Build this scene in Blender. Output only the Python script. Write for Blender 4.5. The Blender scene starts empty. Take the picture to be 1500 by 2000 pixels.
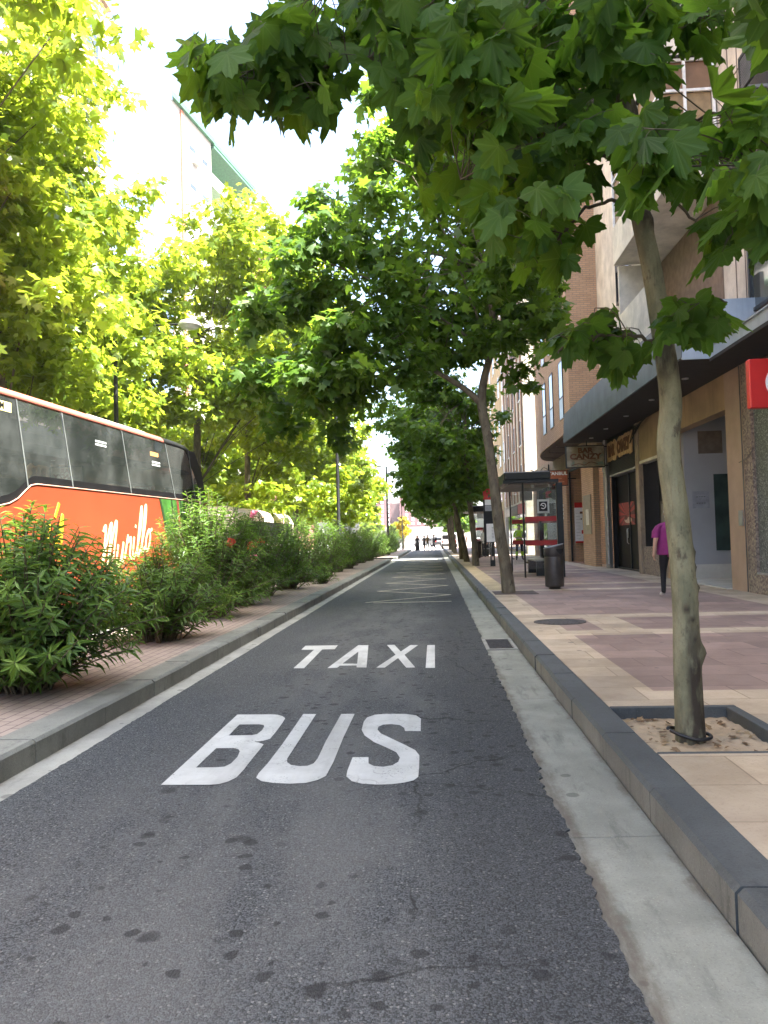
import bpy, math, random
import numpy as np
from mathutils import Vector, Matrix

random.seed(7)
RNG = np.random.default_rng(7)
sc = bpy.context.scene
COL = sc.collection
PI = math.pi

# ------------------------------------------------------------------ camera geometry
EYE = np.array([0.0, 0.0, 1.38])
FOC = 1500.0
_d = np.array([97.0, 50.0, FOC]); _d /= np.linalg.norm(_d)
_u = np.array([-math.sin(math.radians(1.7)), -math.cos(math.radians(1.7)), 0.0])
_u -= _d * (_u @ _d); _u /= np.linalg.norm(_u)
ROT = np.stack([np.cross(_d, _u), _d, _u], 1)          # camera axes in world terms


def at(x, y, Y):
    """the point of the street at depth Y that the photo shows at pixel (x, y) of 1500 x 2000"""
    v = ROT.T @ np.array([x - 750.0, y - 1000.0, FOC])
    return EYE + v * (Y / v[1])


def ground(x, y, z=0.0):
    v = ROT.T @ np.array([x - 750.0, y - 1000.0, FOC])
    return EYE + v * ((z - EYE[2]) / v[2])


# ------------------------------------------------------------------ materials
MATS = {}


def new_mat(name):
    m = bpy.data.materials.new(name); m.use_nodes = True
    nt = m.node_tree
    b = nt.nodes['Principled BSDF']
    return m, nt, b


def nd(nt, kind, **kw):
    n = nt.nodes.new(kind)
    for k, v in kw.items():
        if k.startswith('i_'):
            n.inputs[k[2:].replace('_', ' ')].default_value = v
        else:
            setattr(n, k, v)
    return n


def mth(nt, op, a, b=None, c=None):
    n = nt.nodes.new('ShaderNodeMath'); n.operation = op
    for i, v in enumerate((a, b, c)):
        if v is None:
            continue
        if isinstance(v, (int, float)):
            n.inputs[i].default_value = v
        else:
            nt.links.new(v, n.inputs[i])
    return n.outputs[0]


def mixc(nt, fac, a, b, mode='MIX'):
    n = nt.nodes.new('ShaderNodeMix'); n.data_type = 'RGBA'; n.blend_type = mode
    for sock, v in ((n.inputs[0], fac), (n.inputs[6], a), (n.inputs[7], b)):
        if isinstance(v, (int, float)):
            sock.default_value = v
        elif isinstance(v, (tuple, list)):
            sock.default_value = (v[0], v[1], v[2], 1)
        else:
            nt.links.new(v, sock)
    return n.outputs[2]


def sstep(nt, v, a, b):
    n = nt.nodes.new('ShaderNodeMapRange'); n.interpolation_type = 'SMOOTHSTEP'
    nt.links.new(v, n.inputs[0])
    n.inputs[1].default_value = a; n.inputs[2].default_value = b
    return n.outputs[0]


def noise(nt, vec, scale, detail=3, rough=0.55):
    n = nd(nt, 'ShaderNodeTexNoise'); n.inputs['Scale'].default_value = scale
    n.inputs['Detail'].default_value = detail; n.inputs['Roughness'].default_value = rough
    nt.links.new(vec, n.inputs['Vector'])
    return n.outputs[0]


def mapped(nt, vec, scale=(1, 1, 1), rot=(0, 0, 0), loc=(0, 0, 0)):
    n = nd(nt, 'ShaderNodeMapping')
    n.inputs['Scale'].default_value = scale; n.inputs['Rotation'].default_value = rot
    n.inputs['Location'].default_value = loc
    nt.links.new(vec, n.inputs['Vector'])
    return n.outputs[0]


def bump(nt, b, h, strength=0.3, dist=0.01):
    n = nd(nt, 'ShaderNodeBump'); n.inputs['Strength'].default_value = strength
    n.inputs['Distance'].default_value = dist
    nt.links.new(h, n.inputs['Height']); nt.links.new(n.outputs[0], b.inputs['Normal'])


def pos(nt):
    return nd(nt, 'ShaderNodeNewGeometry').outputs['Position']


def objco(nt):
    return nd(nt, 'ShaderNodeTexCoord').outputs['Object']


def M(name, col, rough=0.6, metal=0.0, var=0.18, scale=6.0, bmp=0.0, spec=0.5, stain=0.0):
    """plain surface with mottling, optional grain and vertical dirt streaks"""
    if name in MATS:
        return MATS[name]
    m, nt, b = new_mat(name)
    v = objco(nt)
    n1 = noise(nt, v, scale, 5)
    lo = tuple(max(0, c * (1 - var)) for c in col); hi = tuple(min(1, c * (1 + var)) for c in col)
    c = mixc(nt, sstep(nt, n1, 0.3, 0.7), lo, hi)
    if stain:
        s = noise(nt, mapped(nt, v, (3, 3, 0.25)), 2.2, 4)
        c = mixc(nt, mth(nt, 'MULTIPLY', sstep(nt, s, 0.45, 0.75), stain), c, tuple(x * 0.45 for x in col))
    nt.links.new(c, b.inputs['Base Color'])
    b.inputs['Roughness'].default_value = rough; b.inputs['Metallic'].default_value = metal
    b.inputs['Specular IOR Level'].default_value = spec
    if bmp:
        bump(nt, b, noise(nt, v, scale * 9, 4), bmp, 0.01)
    MATS[name] = m
    return m


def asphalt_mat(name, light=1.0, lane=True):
    m, nt, b = new_mat(name)
    p = pos(nt)
    sep = nd(nt, 'ShaderNodeSeparateXYZ'); nt.links.new(p, sep.inputs[0])
    va = nd(nt, 'ShaderNodeTexVoronoi', voronoi_dimensions='2D'); va.inputs['Scale'].default_value = 150; va.inputs['Randomness'].default_value = 1.0
    nt.links.new(p, va.inputs['Vector'])
    sa = nd(nt, 'ShaderNodeSeparateColor'); nt.links.new(va.outputs['Color'], sa.inputs[0])
    fine = mth(nt, 'SUBTRACT', mth(nt, 'ADD', mth(nt, 'MULTIPLY', sa.outputs[0], 0.62), mth(nt, 'MULTIPLY', noise(nt, p, 240, 2), 0.55)), mth(nt, 'MULTIPLY', va.outputs['Distance'], 0.35))
    grit = noise(nt, p, 46, 2, 0.6)
    L = light
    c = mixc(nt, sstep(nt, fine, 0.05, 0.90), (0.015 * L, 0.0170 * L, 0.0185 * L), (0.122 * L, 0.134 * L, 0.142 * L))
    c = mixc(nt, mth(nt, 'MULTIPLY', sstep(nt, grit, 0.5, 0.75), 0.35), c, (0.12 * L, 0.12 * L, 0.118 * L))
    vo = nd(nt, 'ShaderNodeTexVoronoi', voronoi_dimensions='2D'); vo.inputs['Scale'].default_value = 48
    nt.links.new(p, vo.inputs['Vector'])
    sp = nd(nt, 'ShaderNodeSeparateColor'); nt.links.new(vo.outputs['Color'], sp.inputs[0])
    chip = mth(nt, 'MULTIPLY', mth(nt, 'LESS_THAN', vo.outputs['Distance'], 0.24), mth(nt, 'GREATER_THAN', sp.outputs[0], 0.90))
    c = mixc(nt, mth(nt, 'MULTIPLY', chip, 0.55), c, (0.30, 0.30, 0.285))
    if lane:
        wob = mth(nt, 'MULTIPLY', mth(nt, 'SUBTRACT', noise(nt, p, 0.9, 4), 0.5), 0.9)
        xx = mth(nt, 'ADD', sep.outputs[0], wob)
        # dust polished into the middle of the lane; fresher, darker mat towards the gutter
        worn = mth(nt, 'MULTIPLY', sstep(nt, xx, -2.2, -1.1), mth(nt, 'SUBTRACT', 1.0, sstep(nt, xx, -0.35, 0.15)))
        dust = mth(nt, 'MULTIPLY', worn, sstep(nt, noise(nt, mapped(nt, p, (1.5, 0.45, 1)), 1.6, 5), 0.32, 0.62))
        c = mixc(nt, mth(nt, 'MULTIPLY', dust, 0.5), c, (0.150, 0.153, 0.146))
        c = mixc(nt, mth(nt, 'MULTIPLY', sstep(nt, xx, -0.25, 0.25), 0.36), c, (0.030, 0.032, 0.033))
        # oil drips and old gum
        for scl, rad, keep, dk in ((3.4, 0.125, 0.60, 0.75), (8.0, 0.25, 0.52, 0.7), (1.7, 0.07, 0.45, 0.8)):
            v2 = nd(nt, 'ShaderNodeTexVoronoi', voronoi_dimensions='2D'); v2.inputs['Scale'].default_value = scl
            warp = nd(nt, 'ShaderNodeMixRGB'); warp.inputs[0].default_value = 0.06
            nz = nd(nt, 'ShaderNodeTexNoise'); nz.inputs['Scale'].default_value = 14; nz.inputs['Detail'].default_value = 4
            nt.links.new(p, nz.inputs['Vector'])
            nt.links.new(p, warp.inputs[1]); nt.links.new(nz.outputs['Color'], warp.inputs[2])
            nt.links.new(warp.outputs[0], v2.inputs['Vector'])
            s2 = nd(nt, 'ShaderNodeSeparateColor'); nt.links.new(v2.outputs['Color'], s2.inputs[0])
            rr = mth(nt, 'MULTIPLY', s2.outputs[1], rad)
            spot = mth(nt, 'SUBTRACT', 1.0, sstep(nt, mth(nt, 'SUBTRACT', v2.outputs['Distance'], rr), -0.02, 0.05))
            spot = mth(nt, 'MULTIPLY', spot, mth(nt, 'GREATER_THAN', s2.outputs[0], keep))
            spot = mth(nt, 'MULTIPLY', spot, mth(nt, 'MULTIPLY', sstep(nt, xx, -2.0, -1.2), sstep(nt, noise(nt, mapped(nt, p, (1, .5, 1), loc=(scl, 2, 0)), .9, 3), .34, .5)))
            c = mixc(nt, mth(nt, 'MULTIPLY', spot, dk), c, (0.016, 0.016, 0.017))
        # hairline cracks in the strip near the gutter
        vc = nd(nt, 'ShaderNodeTexVoronoi'); vc.feature = 'DISTANCE_TO_EDGE'; vc.inputs['Scale'].default_value = 0.85
        w2 = nd(nt, 'ShaderNodeMixRGB'); w2.inputs[0].default_value = 0.22
        n2 = nd(nt, 'ShaderNodeTexNoise'); n2.inputs['Scale'].default_value = 3.5; n2.inputs['Detail'].default_value = 6
        nt.links.new(p, n2.inputs['Vector'])
        nt.links.new(p, w2.inputs[1]); nt.links.new(n2.outputs['Color'], w2.inputs[2])
        nt.links.new(w2.outputs[0], vc.inputs['Vector'])
        crack = mth(nt, 'SUBTRACT', 1.0, sstep(nt, vc.outputs['Distance'], 0.0, 0.009))
        crack = mth(nt, 'MULTIPLY', crack, sstep(nt, noise(nt, p, 0.8, 2), 0.42, 0.54))
        crack = mth(nt, 'MULTIPLY', crack, sstep(nt, sep.outputs[0], -0.7, -0.1))
        c = mixc(nt, mth(nt, 'MULTIPLY', crack, 0.9), c, (0.008, 0.008, 0.008))
    nt.links.new(c, b.inputs['Base Color'])
    b.inputs['Roughness'].default_value = 0.82
    b.inputs['Specular IOR Level'].default_value = 0.35
    bump(nt, b, mth(nt, 'ADD', fine, mth(nt, 'MULTIPLY', grit, 0.8)), 0.9, 0.010)
    return m


def paint_mat(name, col, wear=0.35):
    m, nt, b = new_mat(name)
    p = pos(nt)
    big = noise(nt, p, 2.5, 6, 0.65)
    fine = noise(nt, p, 60, 4, 0.7)
    c = mixc(nt, sstep(nt, big, 0.3, 0.75), tuple(x * 0.74 for x in col), col)
    c = mixc(nt, mth(nt, 'MULTIPLY', sstep(nt, noise(nt, mapped(nt, p, (1.2, 8, 1)), 5, 6, .7), 0.58, 0.75), wear), c, (0.30, 0.285, 0.26))
    chipped = mth(nt, 'MULTIPLY', sstep(nt, fine, 0.56, 0.66), sstep(nt, noise(nt, p, 4, 4), 0.47, 0.62))
    c = mixc(nt, mth(nt, 'MULTIPLY', chipped, wear * 1.6), c, (0.13, 0.13, 0.13))
    vc = nd(nt, 'ShaderNodeTexVoronoi'); vc.feature = 'DISTANCE_TO_EDGE'; vc.inputs['Scale'].default_value = 5
    w2 = nd(nt, 'ShaderNodeMixRGB'); w2.inputs[0].default_value = 0.12
    n2 = nd(nt, 'ShaderNodeTexNoise'); n2.inputs['Scale'].default_value = 7
    nt.links.new(p, n2.inputs['Vector']); nt.links.new(p, w2.inputs[1]); nt.links.new(n2.outputs['Color'], w2.inputs[2])
    nt.links.new(w2.outputs[0], vc.inputs['Vector'])
    cr = mth(nt, 'MULTIPLY', mth(nt, 'SUBTRACT', 1.0, sstep(nt, vc.outputs['Distance'], 0, 0.02)), sstep(nt, noise(nt, p, 1.6, 2), 0.48, 0.6))
    c = mixc(nt, mth(nt, 'MULTIPLY', cr, 0.5), c, (0.16, 0.155, 0.15))
    tyre = sstep(nt, noise(nt, mapped(nt, p, (2.2, .35, 1), loc=(.7, 0, 0)), 1.3, 4), .46, .66)
    c = mixc(nt, mth(nt, 'MULTIPLY', tyre, .55), c, (.22, .215, .20))
    nt.links.new(c, b.inputs['Base Color'])
    b.inputs['Roughness'].default_value = 0.65
    bump(nt, b, fine, 0.25, 0.004)
    return m


def concrete_mat(name, col, dirt=0.5, streak=(2.5, 0.5, 1), spots=True, rough=0.8, edge=None, grit=0.3):
    m, nt, b = new_mat(name)
    p = pos(nt)
    n1 = noise(nt, p, 1.7, 6, 0.65)
    n2 = noise(nt, mapped(nt, p, streak), 3, 6, 0.7)
    n3 = noise(nt, p, 90, 3, 0.7)
    c = mixc(nt, sstep(nt, n1, 0.3, 0.72), tuple(x * 0.78 for x in col), tuple(min(1, x * 1.18) for x in col))
    c = mixc(nt, mth(nt, 'MULTIPLY', sstep(nt, n2, 0.5, 0.72), dirt), c, tuple(x * 0.42 for x in col))
    c = mixc(nt, mth(nt, 'MULTIPLY', sstep(nt, n3, 0.5, 0.72), grit), c, tuple(x * 0.5 for x in col))
    c = mixc(nt, mth(nt, 'MULTIPLY', sstep(nt, noise(nt, p, 130, 2), 0.6, 0.75), grit), c, tuple(min(1, x * 1.7) for x in col))
    if spots:
        v2 = nd(nt, 'ShaderNodeTexVoronoi', voronoi_dimensions='2D'); v2.inputs['Scale'].default_value = 2.6
        nt.links.new(p, v2.inputs['Vector'])
        s2 = nd(nt, 'ShaderNodeSeparateColor'); nt.links.new(v2.outputs['Color'], s2.inputs[0])
        rr = mth(nt, 'MULTIPLY', s2.outputs[1], 0.10)
        spot = mth(nt, 'MULTIPLY', mth(nt, 'SUBTRACT', 1.0, sstep(nt, mth(nt, 'SUBTRACT', v2.outputs['Distance'], rr), -0.01, 0.015)),
                   mth(nt, 'GREATER_THAN', s2.outputs[0], 0.55))
        c = mixc(nt, mth(nt, 'MULTIPLY', spot, 0.6), c, tuple(x * 0.25 for x in col))
    if edge:
        sx = nd(nt, 'ShaderNodeSeparateXYZ'); nt.links.new(p, sx.inputs[0])
        e = mth(nt, 'ADD', sx.outputs[0], mth(nt, 'MULTIPLY', mth(nt, 'SUBTRACT', noise(nt, p, 6, 5, .7), .5), .16))
        d1 = mth(nt, 'SUBTRACT', 1.0, sstep(nt, e, edge[0], edge[0] + .07)); d2 = sstep(nt, e, edge[1] - .05, edge[1])
        c = mixc(nt, mth(nt, 'MULTIPLY', mth(nt, 'MAXIMUM', d1, d2), mth(nt, 'MULTIPLY', sstep(nt, n2, .3, .6), .8)), c, (0.085, 0.068, 0.050))
    nt.links.new(c, b.inputs['Base Color'])
    b.inputs['Roughness'].default_value = rough
    bump(nt, b, mth(nt, 'ADD', n3, n1), 0.35, 0.006)
    return m


def pavement_mat():
    """pink and cream slabs: a cream margin along the kerb, cream cross bands in pairs, cream round the trees"""
    m, nt, b = new_mat('pavement_slabs')
    p = pos(nt)
    s = nd(nt, 'ShaderNodeSeparateXYZ'); nt.links.new(p, s.inputs[0])
    X, Y = s.outputs[0], s.outputs[1]
    cream = mth(nt, 'LESS_THAN', X, 1.66)
    t = mth(nt, 'MODULO', mth(nt, 'ADD', Y, 60.0), 7.6)

    def band(src, a, bb):
        return mth(nt, 'MULTIPLY', mth(nt, 'GREATER_THAN', src, a), mth(nt, 'LESS_THAN', src, bb))
    base = (60 + 9.47) % 7.6
    for a in (base, base + 1.92):
        cream = mth(nt, 'MAXIMUM', cream, band(t, a, a + 0.48))
    cream = mth(nt, 'MAXIMUM', cream, mth(nt, 'LESS_THAN', Y, 6.1))
    cream = mth(nt, 'MAXIMUM', cream, mth(nt, 'MULTIPLY', band(Y, 9.47, 11.87), band(X, 2.12, 2.62)))
    cream = mth(nt, 'MAXIMUM', cream, mth(nt, 'GREATER_THAN', X, 5.35))
    br = nd(nt, 'ShaderNodeTexBrick'); br.offset = 0.5
    nt.links.new(mapped(nt, p, (1, 1, 1), loc=(0.26, 0.02, 0)), br.inputs['Vector'])
    br.inputs['Scale'].default_value = 1.0
    br.inputs['Brick Width'].default_value = 0.72; br.inputs['Row Height'].default_value = 0.483
    br.inputs['Mortar Size'].default_value = 0.006; br.inputs['Mortar Smooth'].default_value = 0.3
    br.inputs['Color1'].default_value = (0.75, 0.75, 0.75, 1); br.inputs['Color2'].default_value = (1.12, 1.12, 1.12, 1)
    br.inputs['Mortar'].default_value = (0.55, 0.53, 0.5, 1)
    n1 = noise(nt, p, 2.2, 6, 0.7); n2 = noise(nt, p, 70, 4, 0.7); n3 = noise(nt, mapped(nt, p, (1, 1, 1), loc=(9, 3, 0)), 0.7, 5)
    pink = mixc(nt, sstep(nt, n1, 0.3, 0.7), (0.215, 0.148, 0.122), (0.290, 0.208, 0.173))
    crm = mixc(nt, sstep(nt, n1, 0.3, 0.7), (0.36, 0.285, 0.195), (0.49, 0.405, 0.295))
    c = mixc(nt, cream, pink, crm)
    c = mixc(nt, 1.0, c, br.outputs['Color'], 'MULTIPLY')
    c = mixc(nt, mth(nt, 'MULTIPLY', sstep(nt, n2, 0.52, 0.72), 0.35), c, (0.10, 0.085, 0.075))
    c = mixc(nt, mth(nt, 'MULTIPLY', sstep(nt, n3, 0.5, 0.75), 0.35), c, (0.12, 0.095, 0.085))
    v2 = nd(nt, 'ShaderNodeTexVoronoi', voronoi_dimensions='2D'); v2.inputs['Scale'].default_value = 1.9
    nt.links.new(p, v2.inputs['Vector'])
    s2 = nd(nt, 'ShaderNodeSeparateColor'); nt.links.new(v2.outputs['Color'], s2.inputs[0])
    spot = mth(nt, 'MULTIPLY', mth(nt, 'LESS_THAN', v2.outputs['Distance'], mth(nt, 'MULTIPLY', s2.outputs[1], 0.075)), mth(nt, 'GREATER_THAN', s2.outputs[0], 0.5))
    c = mixc(nt, mth(nt, 'MULTIPLY', spot, 0.65), c, (0.06, 0.055, 0.05))
    nt.links.new(c, b.inputs['Base Color'])
    b.inputs['Roughness'].default_value = 0.62
    bump(nt, b, mth(nt, 'ADD', mth(nt, 'MULTIPLY', n2, 0.5), br.outputs['Fac']), -0.3, 0.006)
    return m


def brick_mat(name, c1, c2, mortar, w=0.24, h=0.065, msz=0.011, axis='X', rough=0.85):
    """axis: the world axis that the wall is seen along (X: wall runs along Y; Z: paving)"""
    m, nt, b = new_mat(name)
    p = pos(nt)
    s = nd(nt, 'ShaderNodeSeparateXYZ'); nt.links.new(p, s.inputs[0])
    cb = nd(nt, 'ShaderNodeCombineXYZ')
    if axis == 'X':
        nt.links.new(mth(nt, 'ADD', s.outputs[0], s.outputs[1]), cb.inputs[0]); nt.links.new(s.outputs[2], cb.inputs[1])
    else:
        nt.links.new(s.outputs[1], cb.inputs[0]); nt.links.new(s.outputs[0], cb.inputs[1])
    br = nd(nt, 'ShaderNodeTexBrick'); nt.links.new(cb.outputs[0], br.inputs['Vector'])
    br.inputs['Scale'].default_value = 1.0
    br.inputs['Brick Width'].default_value = w; br.inputs['Row Height'].default_value = h
    br.inputs['Mortar Size'].default_value = msz; br.inputs['Bias'].default_value = 0.0
    br.inputs['Color1'].default_value = (*c1, 1); br.inputs['Color2'].default_value = (*c2, 1)
    br.inputs['Mortar'].default_value = (*mortar, 1)
    n1 = noise(nt, p, 1.3, 6, 0.7); n2 = noise(nt, p, 60, 3)
    c = mixc(nt, mth(nt, 'MULTIPLY', sstep(nt, n1, 0.45, 0.75), 0.4), br.outputs['Color'], tuple(x * 0.5 for x in c1))
    c = mixc(nt, mth(nt, 'MULTIPLY', sstep(nt, n2, 0.5, 0.75), 0.25), c, tuple(x * 0.55 for x in c1))
    nt.links.new(c, b.inputs['Base Color'])
    b.inputs['Roughness'].default_value = rough
    bump(nt, b, br.outputs['Fac'], -0.5, 0.008)
    return m


def leaf_mat(name, dark, light, yellow, trans, veins=False, tfac=0.38, rough=0.42, spec=0.4):
    m, nt, b = new_mat(name)
    a = nd(nt, 'ShaderNodeAttribute'); a.attribute_name = 'tint'
    r = nd(nt, 'ShaderNodeValToRGB')
    e = r.color_ramp.elements
    e[0].position = 0.0; e[0].color = (*dark, 1)
    e[1].position = 1.0; e[1].color = (*yellow, 1)
    k = r.color_ramp.elements.new(0.7); k.color = (*light, 1)
    nt.links.new(a.outputs['Fac'], r.inputs[0])
    c = r.outputs[0]
    back = nd(nt, 'ShaderNodeNewGeometry').outputs['Backfacing']
    c = mixc(nt, mth(nt, 'MULTIPLY', back, 0.45), c, tuple(x * 1.3 + 0.006 for x in light))
    if veins:
        uv = nd(nt, 'ShaderNodeUVMap')
        s = nd(nt, 'ShaderNodeSeparateXYZ'); nt.links.new(uv.outputs[0], s.inputs[0])
        u = mth(nt, 'ABSOLUTE', s.outputs[0]); v = s.outputs[1]
        best = None
        for ang in (0, 46, 98):
            q = mth(nt, 'ABSOLUTE', mth(nt, 'SUBTRACT', mth(nt, 'MULTIPLY', u, math.cos(math.radians(ang))), mth(nt, 'MULTIPLY', v, math.sin(math.radians(ang)))))
            best = q if best is None else mth(nt, 'MINIMUM', best, q)
        vein = mth(nt, 'SUBTRACT', 1.0, sstep(nt, best, 0.004, 0.022))
        c = mixc(nt, mth(nt, 'MULTIPLY', vein, 0.4), c, (0.13, 0.21, 0.05))
        bump(nt, b, mth(nt, 'ADD', best, mth(nt, 'MULTIPLY', noise(nt, uv.outputs[0], 9, 3), 0.12)), 0.5, 0.05)
    nt.links.new(c, b.inputs['Base Color'])
    b.inputs['Roughness'].default_value = rough
    b.inputs['Specular IOR Level'].default_value = spec
    t = nd(nt, 'ShaderNodeBsdfTranslucent')
    nt.links.new(mixc(nt, 0.5, c, trans), t.inputs['Color'])
    mx = nd(nt, 'ShaderNodeMixShader'); mx.inputs[0].default_value = tfac
    nt.links.new(b.outputs[0], mx.inputs[1]); nt.links.new(t.outputs[0], mx.inputs[2])
    nt.links.new(mx.outputs[0], nt.nodes['Material Output'].inputs['Surface'])
    return m


def bark_mat(name, base, dark, pale):
    m, nt, b = new_mat(name)
    v = objco(nt)
    st = mapped(nt, v, (1, 1, 0.45))
    n1 = noise(nt, st, 7, 5, 0.6); n2 = noise(nt, mapped(nt, v, (1, 1, 0.5), loc=(4, 2, 1)), 13, 5, 0.65); n3 = noise(nt, v, 70, 4)
    c = mixc(nt, sstep(nt, n1, 0.42, 0.6), base, pale)
    c = mixc(nt, mth(nt, 'MULTIPLY', sstep(nt, n2, 0.56, 0.68), 0.75), c, dark)
    a = nd(nt, 'ShaderNodeAttribute'); a.attribute_name = 'tint'
    c = mixc(nt, mth(nt, 'MULTIPLY', a.outputs['Fac'], sstep(nt, noise(nt, mapped(nt, v, (1, 1, 0.3)), 18, 5), 0.25, 0.55)), c, tuple(x * 0.7 for x in dark))
    fl = noise(nt, mapped(nt, v, (1, 1, 0.12)), 55, 4)
    c = mixc(nt, mth(nt, 'MULTIPLY', sstep(nt, fl, 0.55, 0.75), 0.35), c, dark)
    c = mixc(nt, mth(nt, 'MULTIPLY', sstep(nt, n3, 0.5, 0.8), 0.3), c, dark)
    nt.links.new(c, b.inputs['Base Color'])
    b.inputs['Roughness'].default_value = 0.85
    bump(nt, b, mth(nt, 'ADD', mth(nt, 'ADD', n2, fl), mth(nt, 'MULTIPLY', n3, 0.5)), 0.4, 0.02)
    return m


def glass_mat(name, tint, clear=0.35, rough=0.03):
    """thin glazing: tinted see-through pane with a sky-reflecting surface"""
    m, nt, b = new_mat(name)
    nt.nodes.remove(b)
    tr = nd(nt, 'ShaderNodeBsdfTransparent'); tr.inputs[0].default_value = (*[c * clear for c in tint], 1)
    gl = nd(nt, 'ShaderNodeBsdfGlossy'); gl.inputs['Roughness'].default_value = rough
    gl.inputs[0].default_value = (0.95, 0.97, 1.0, 1)
    fr = nd(nt, 'ShaderNodeFresnel'); fr.inputs[0].default_value = 1.5
    mx = nd(nt, 'ShaderNodeMixShader')
    nt.links.new(mth(nt, 'MINIMUM', mth(nt, 'MULTIPLY', fr.outputs[0], 1.25), 1.0), mx.inputs[0])
    nt.links.new(tr.outputs[0], mx.inputs[1]); nt.links.new(gl.outputs[0], mx.inputs[2])
    nt.links.new(mx.outputs[0], nt.nodes['Material Output'].inputs['Surface'])
    return m


def speckle_mat(name, dark, mid, pale, scale=55, rough=0.45):
    m, nt, b = new_mat(name)
    p = pos(nt)
    vo = nd(nt, 'ShaderNodeTexVoronoi'); vo.inputs['Scale'].default_value = scale
    nt.links.new(p, vo.inputs['Vector'])
    s2 = nd(nt, 'ShaderNodeSeparateColor'); nt.links.new(vo.outputs['Color'], s2.inputs[0])
    c = mixc(nt, sstep(nt, s2.outputs[0], 0.25, 0.6), dark, mid)
    c = mixc(nt, sstep(nt, s2.outputs[1], 0.72, 0.86), c, pale)
    c = mixc(nt, mth(nt, 'MULTIPLY', sstep(nt, noise(nt, p, 1.4, 5), 0.45, 0.75), 0.35), c, tuple(x * 0.6 for x in mid))
    nt.links.new(c, b.inputs['Base Color'])
    b.inputs['Roughness'].default_value = rough
    return m


# ------------------------------------------------------------------ mesh building
def link(name, me, parent=None, loc=None):
    o = bpy.data.objects.new(name, me)
    COL.objects.link(o)
    if parent is not None:
        o.parent = parent
    if loc is not None:
        o.location = loc
    return o


def tag(o, label=None, cat=None, group=None, kind=None):
    if label: o['label'] = label
    if cat: o['category'] = cat
    if group: o['group'] = group
    if kind: o['kind'] = kind
    return o


def thing(name, label, cat, loc=(0, 0, 0), rz=0.0, group=None):
    o = bpy.data.objects.new(name, None); COL.objects.link(o)
    o.location = loc; o.rotation_euler = (0, 0, rz); o.empty_display_size = 0.2
    return tag(o, label, cat, group)


def copy_tree(o, parent=None):
    c = o.copy(); COL.objects.link(c)
    if parent is not None:
        c.parent = parent
    for ch in list(o.children):
        copy_tree(ch, c)
    return c


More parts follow.
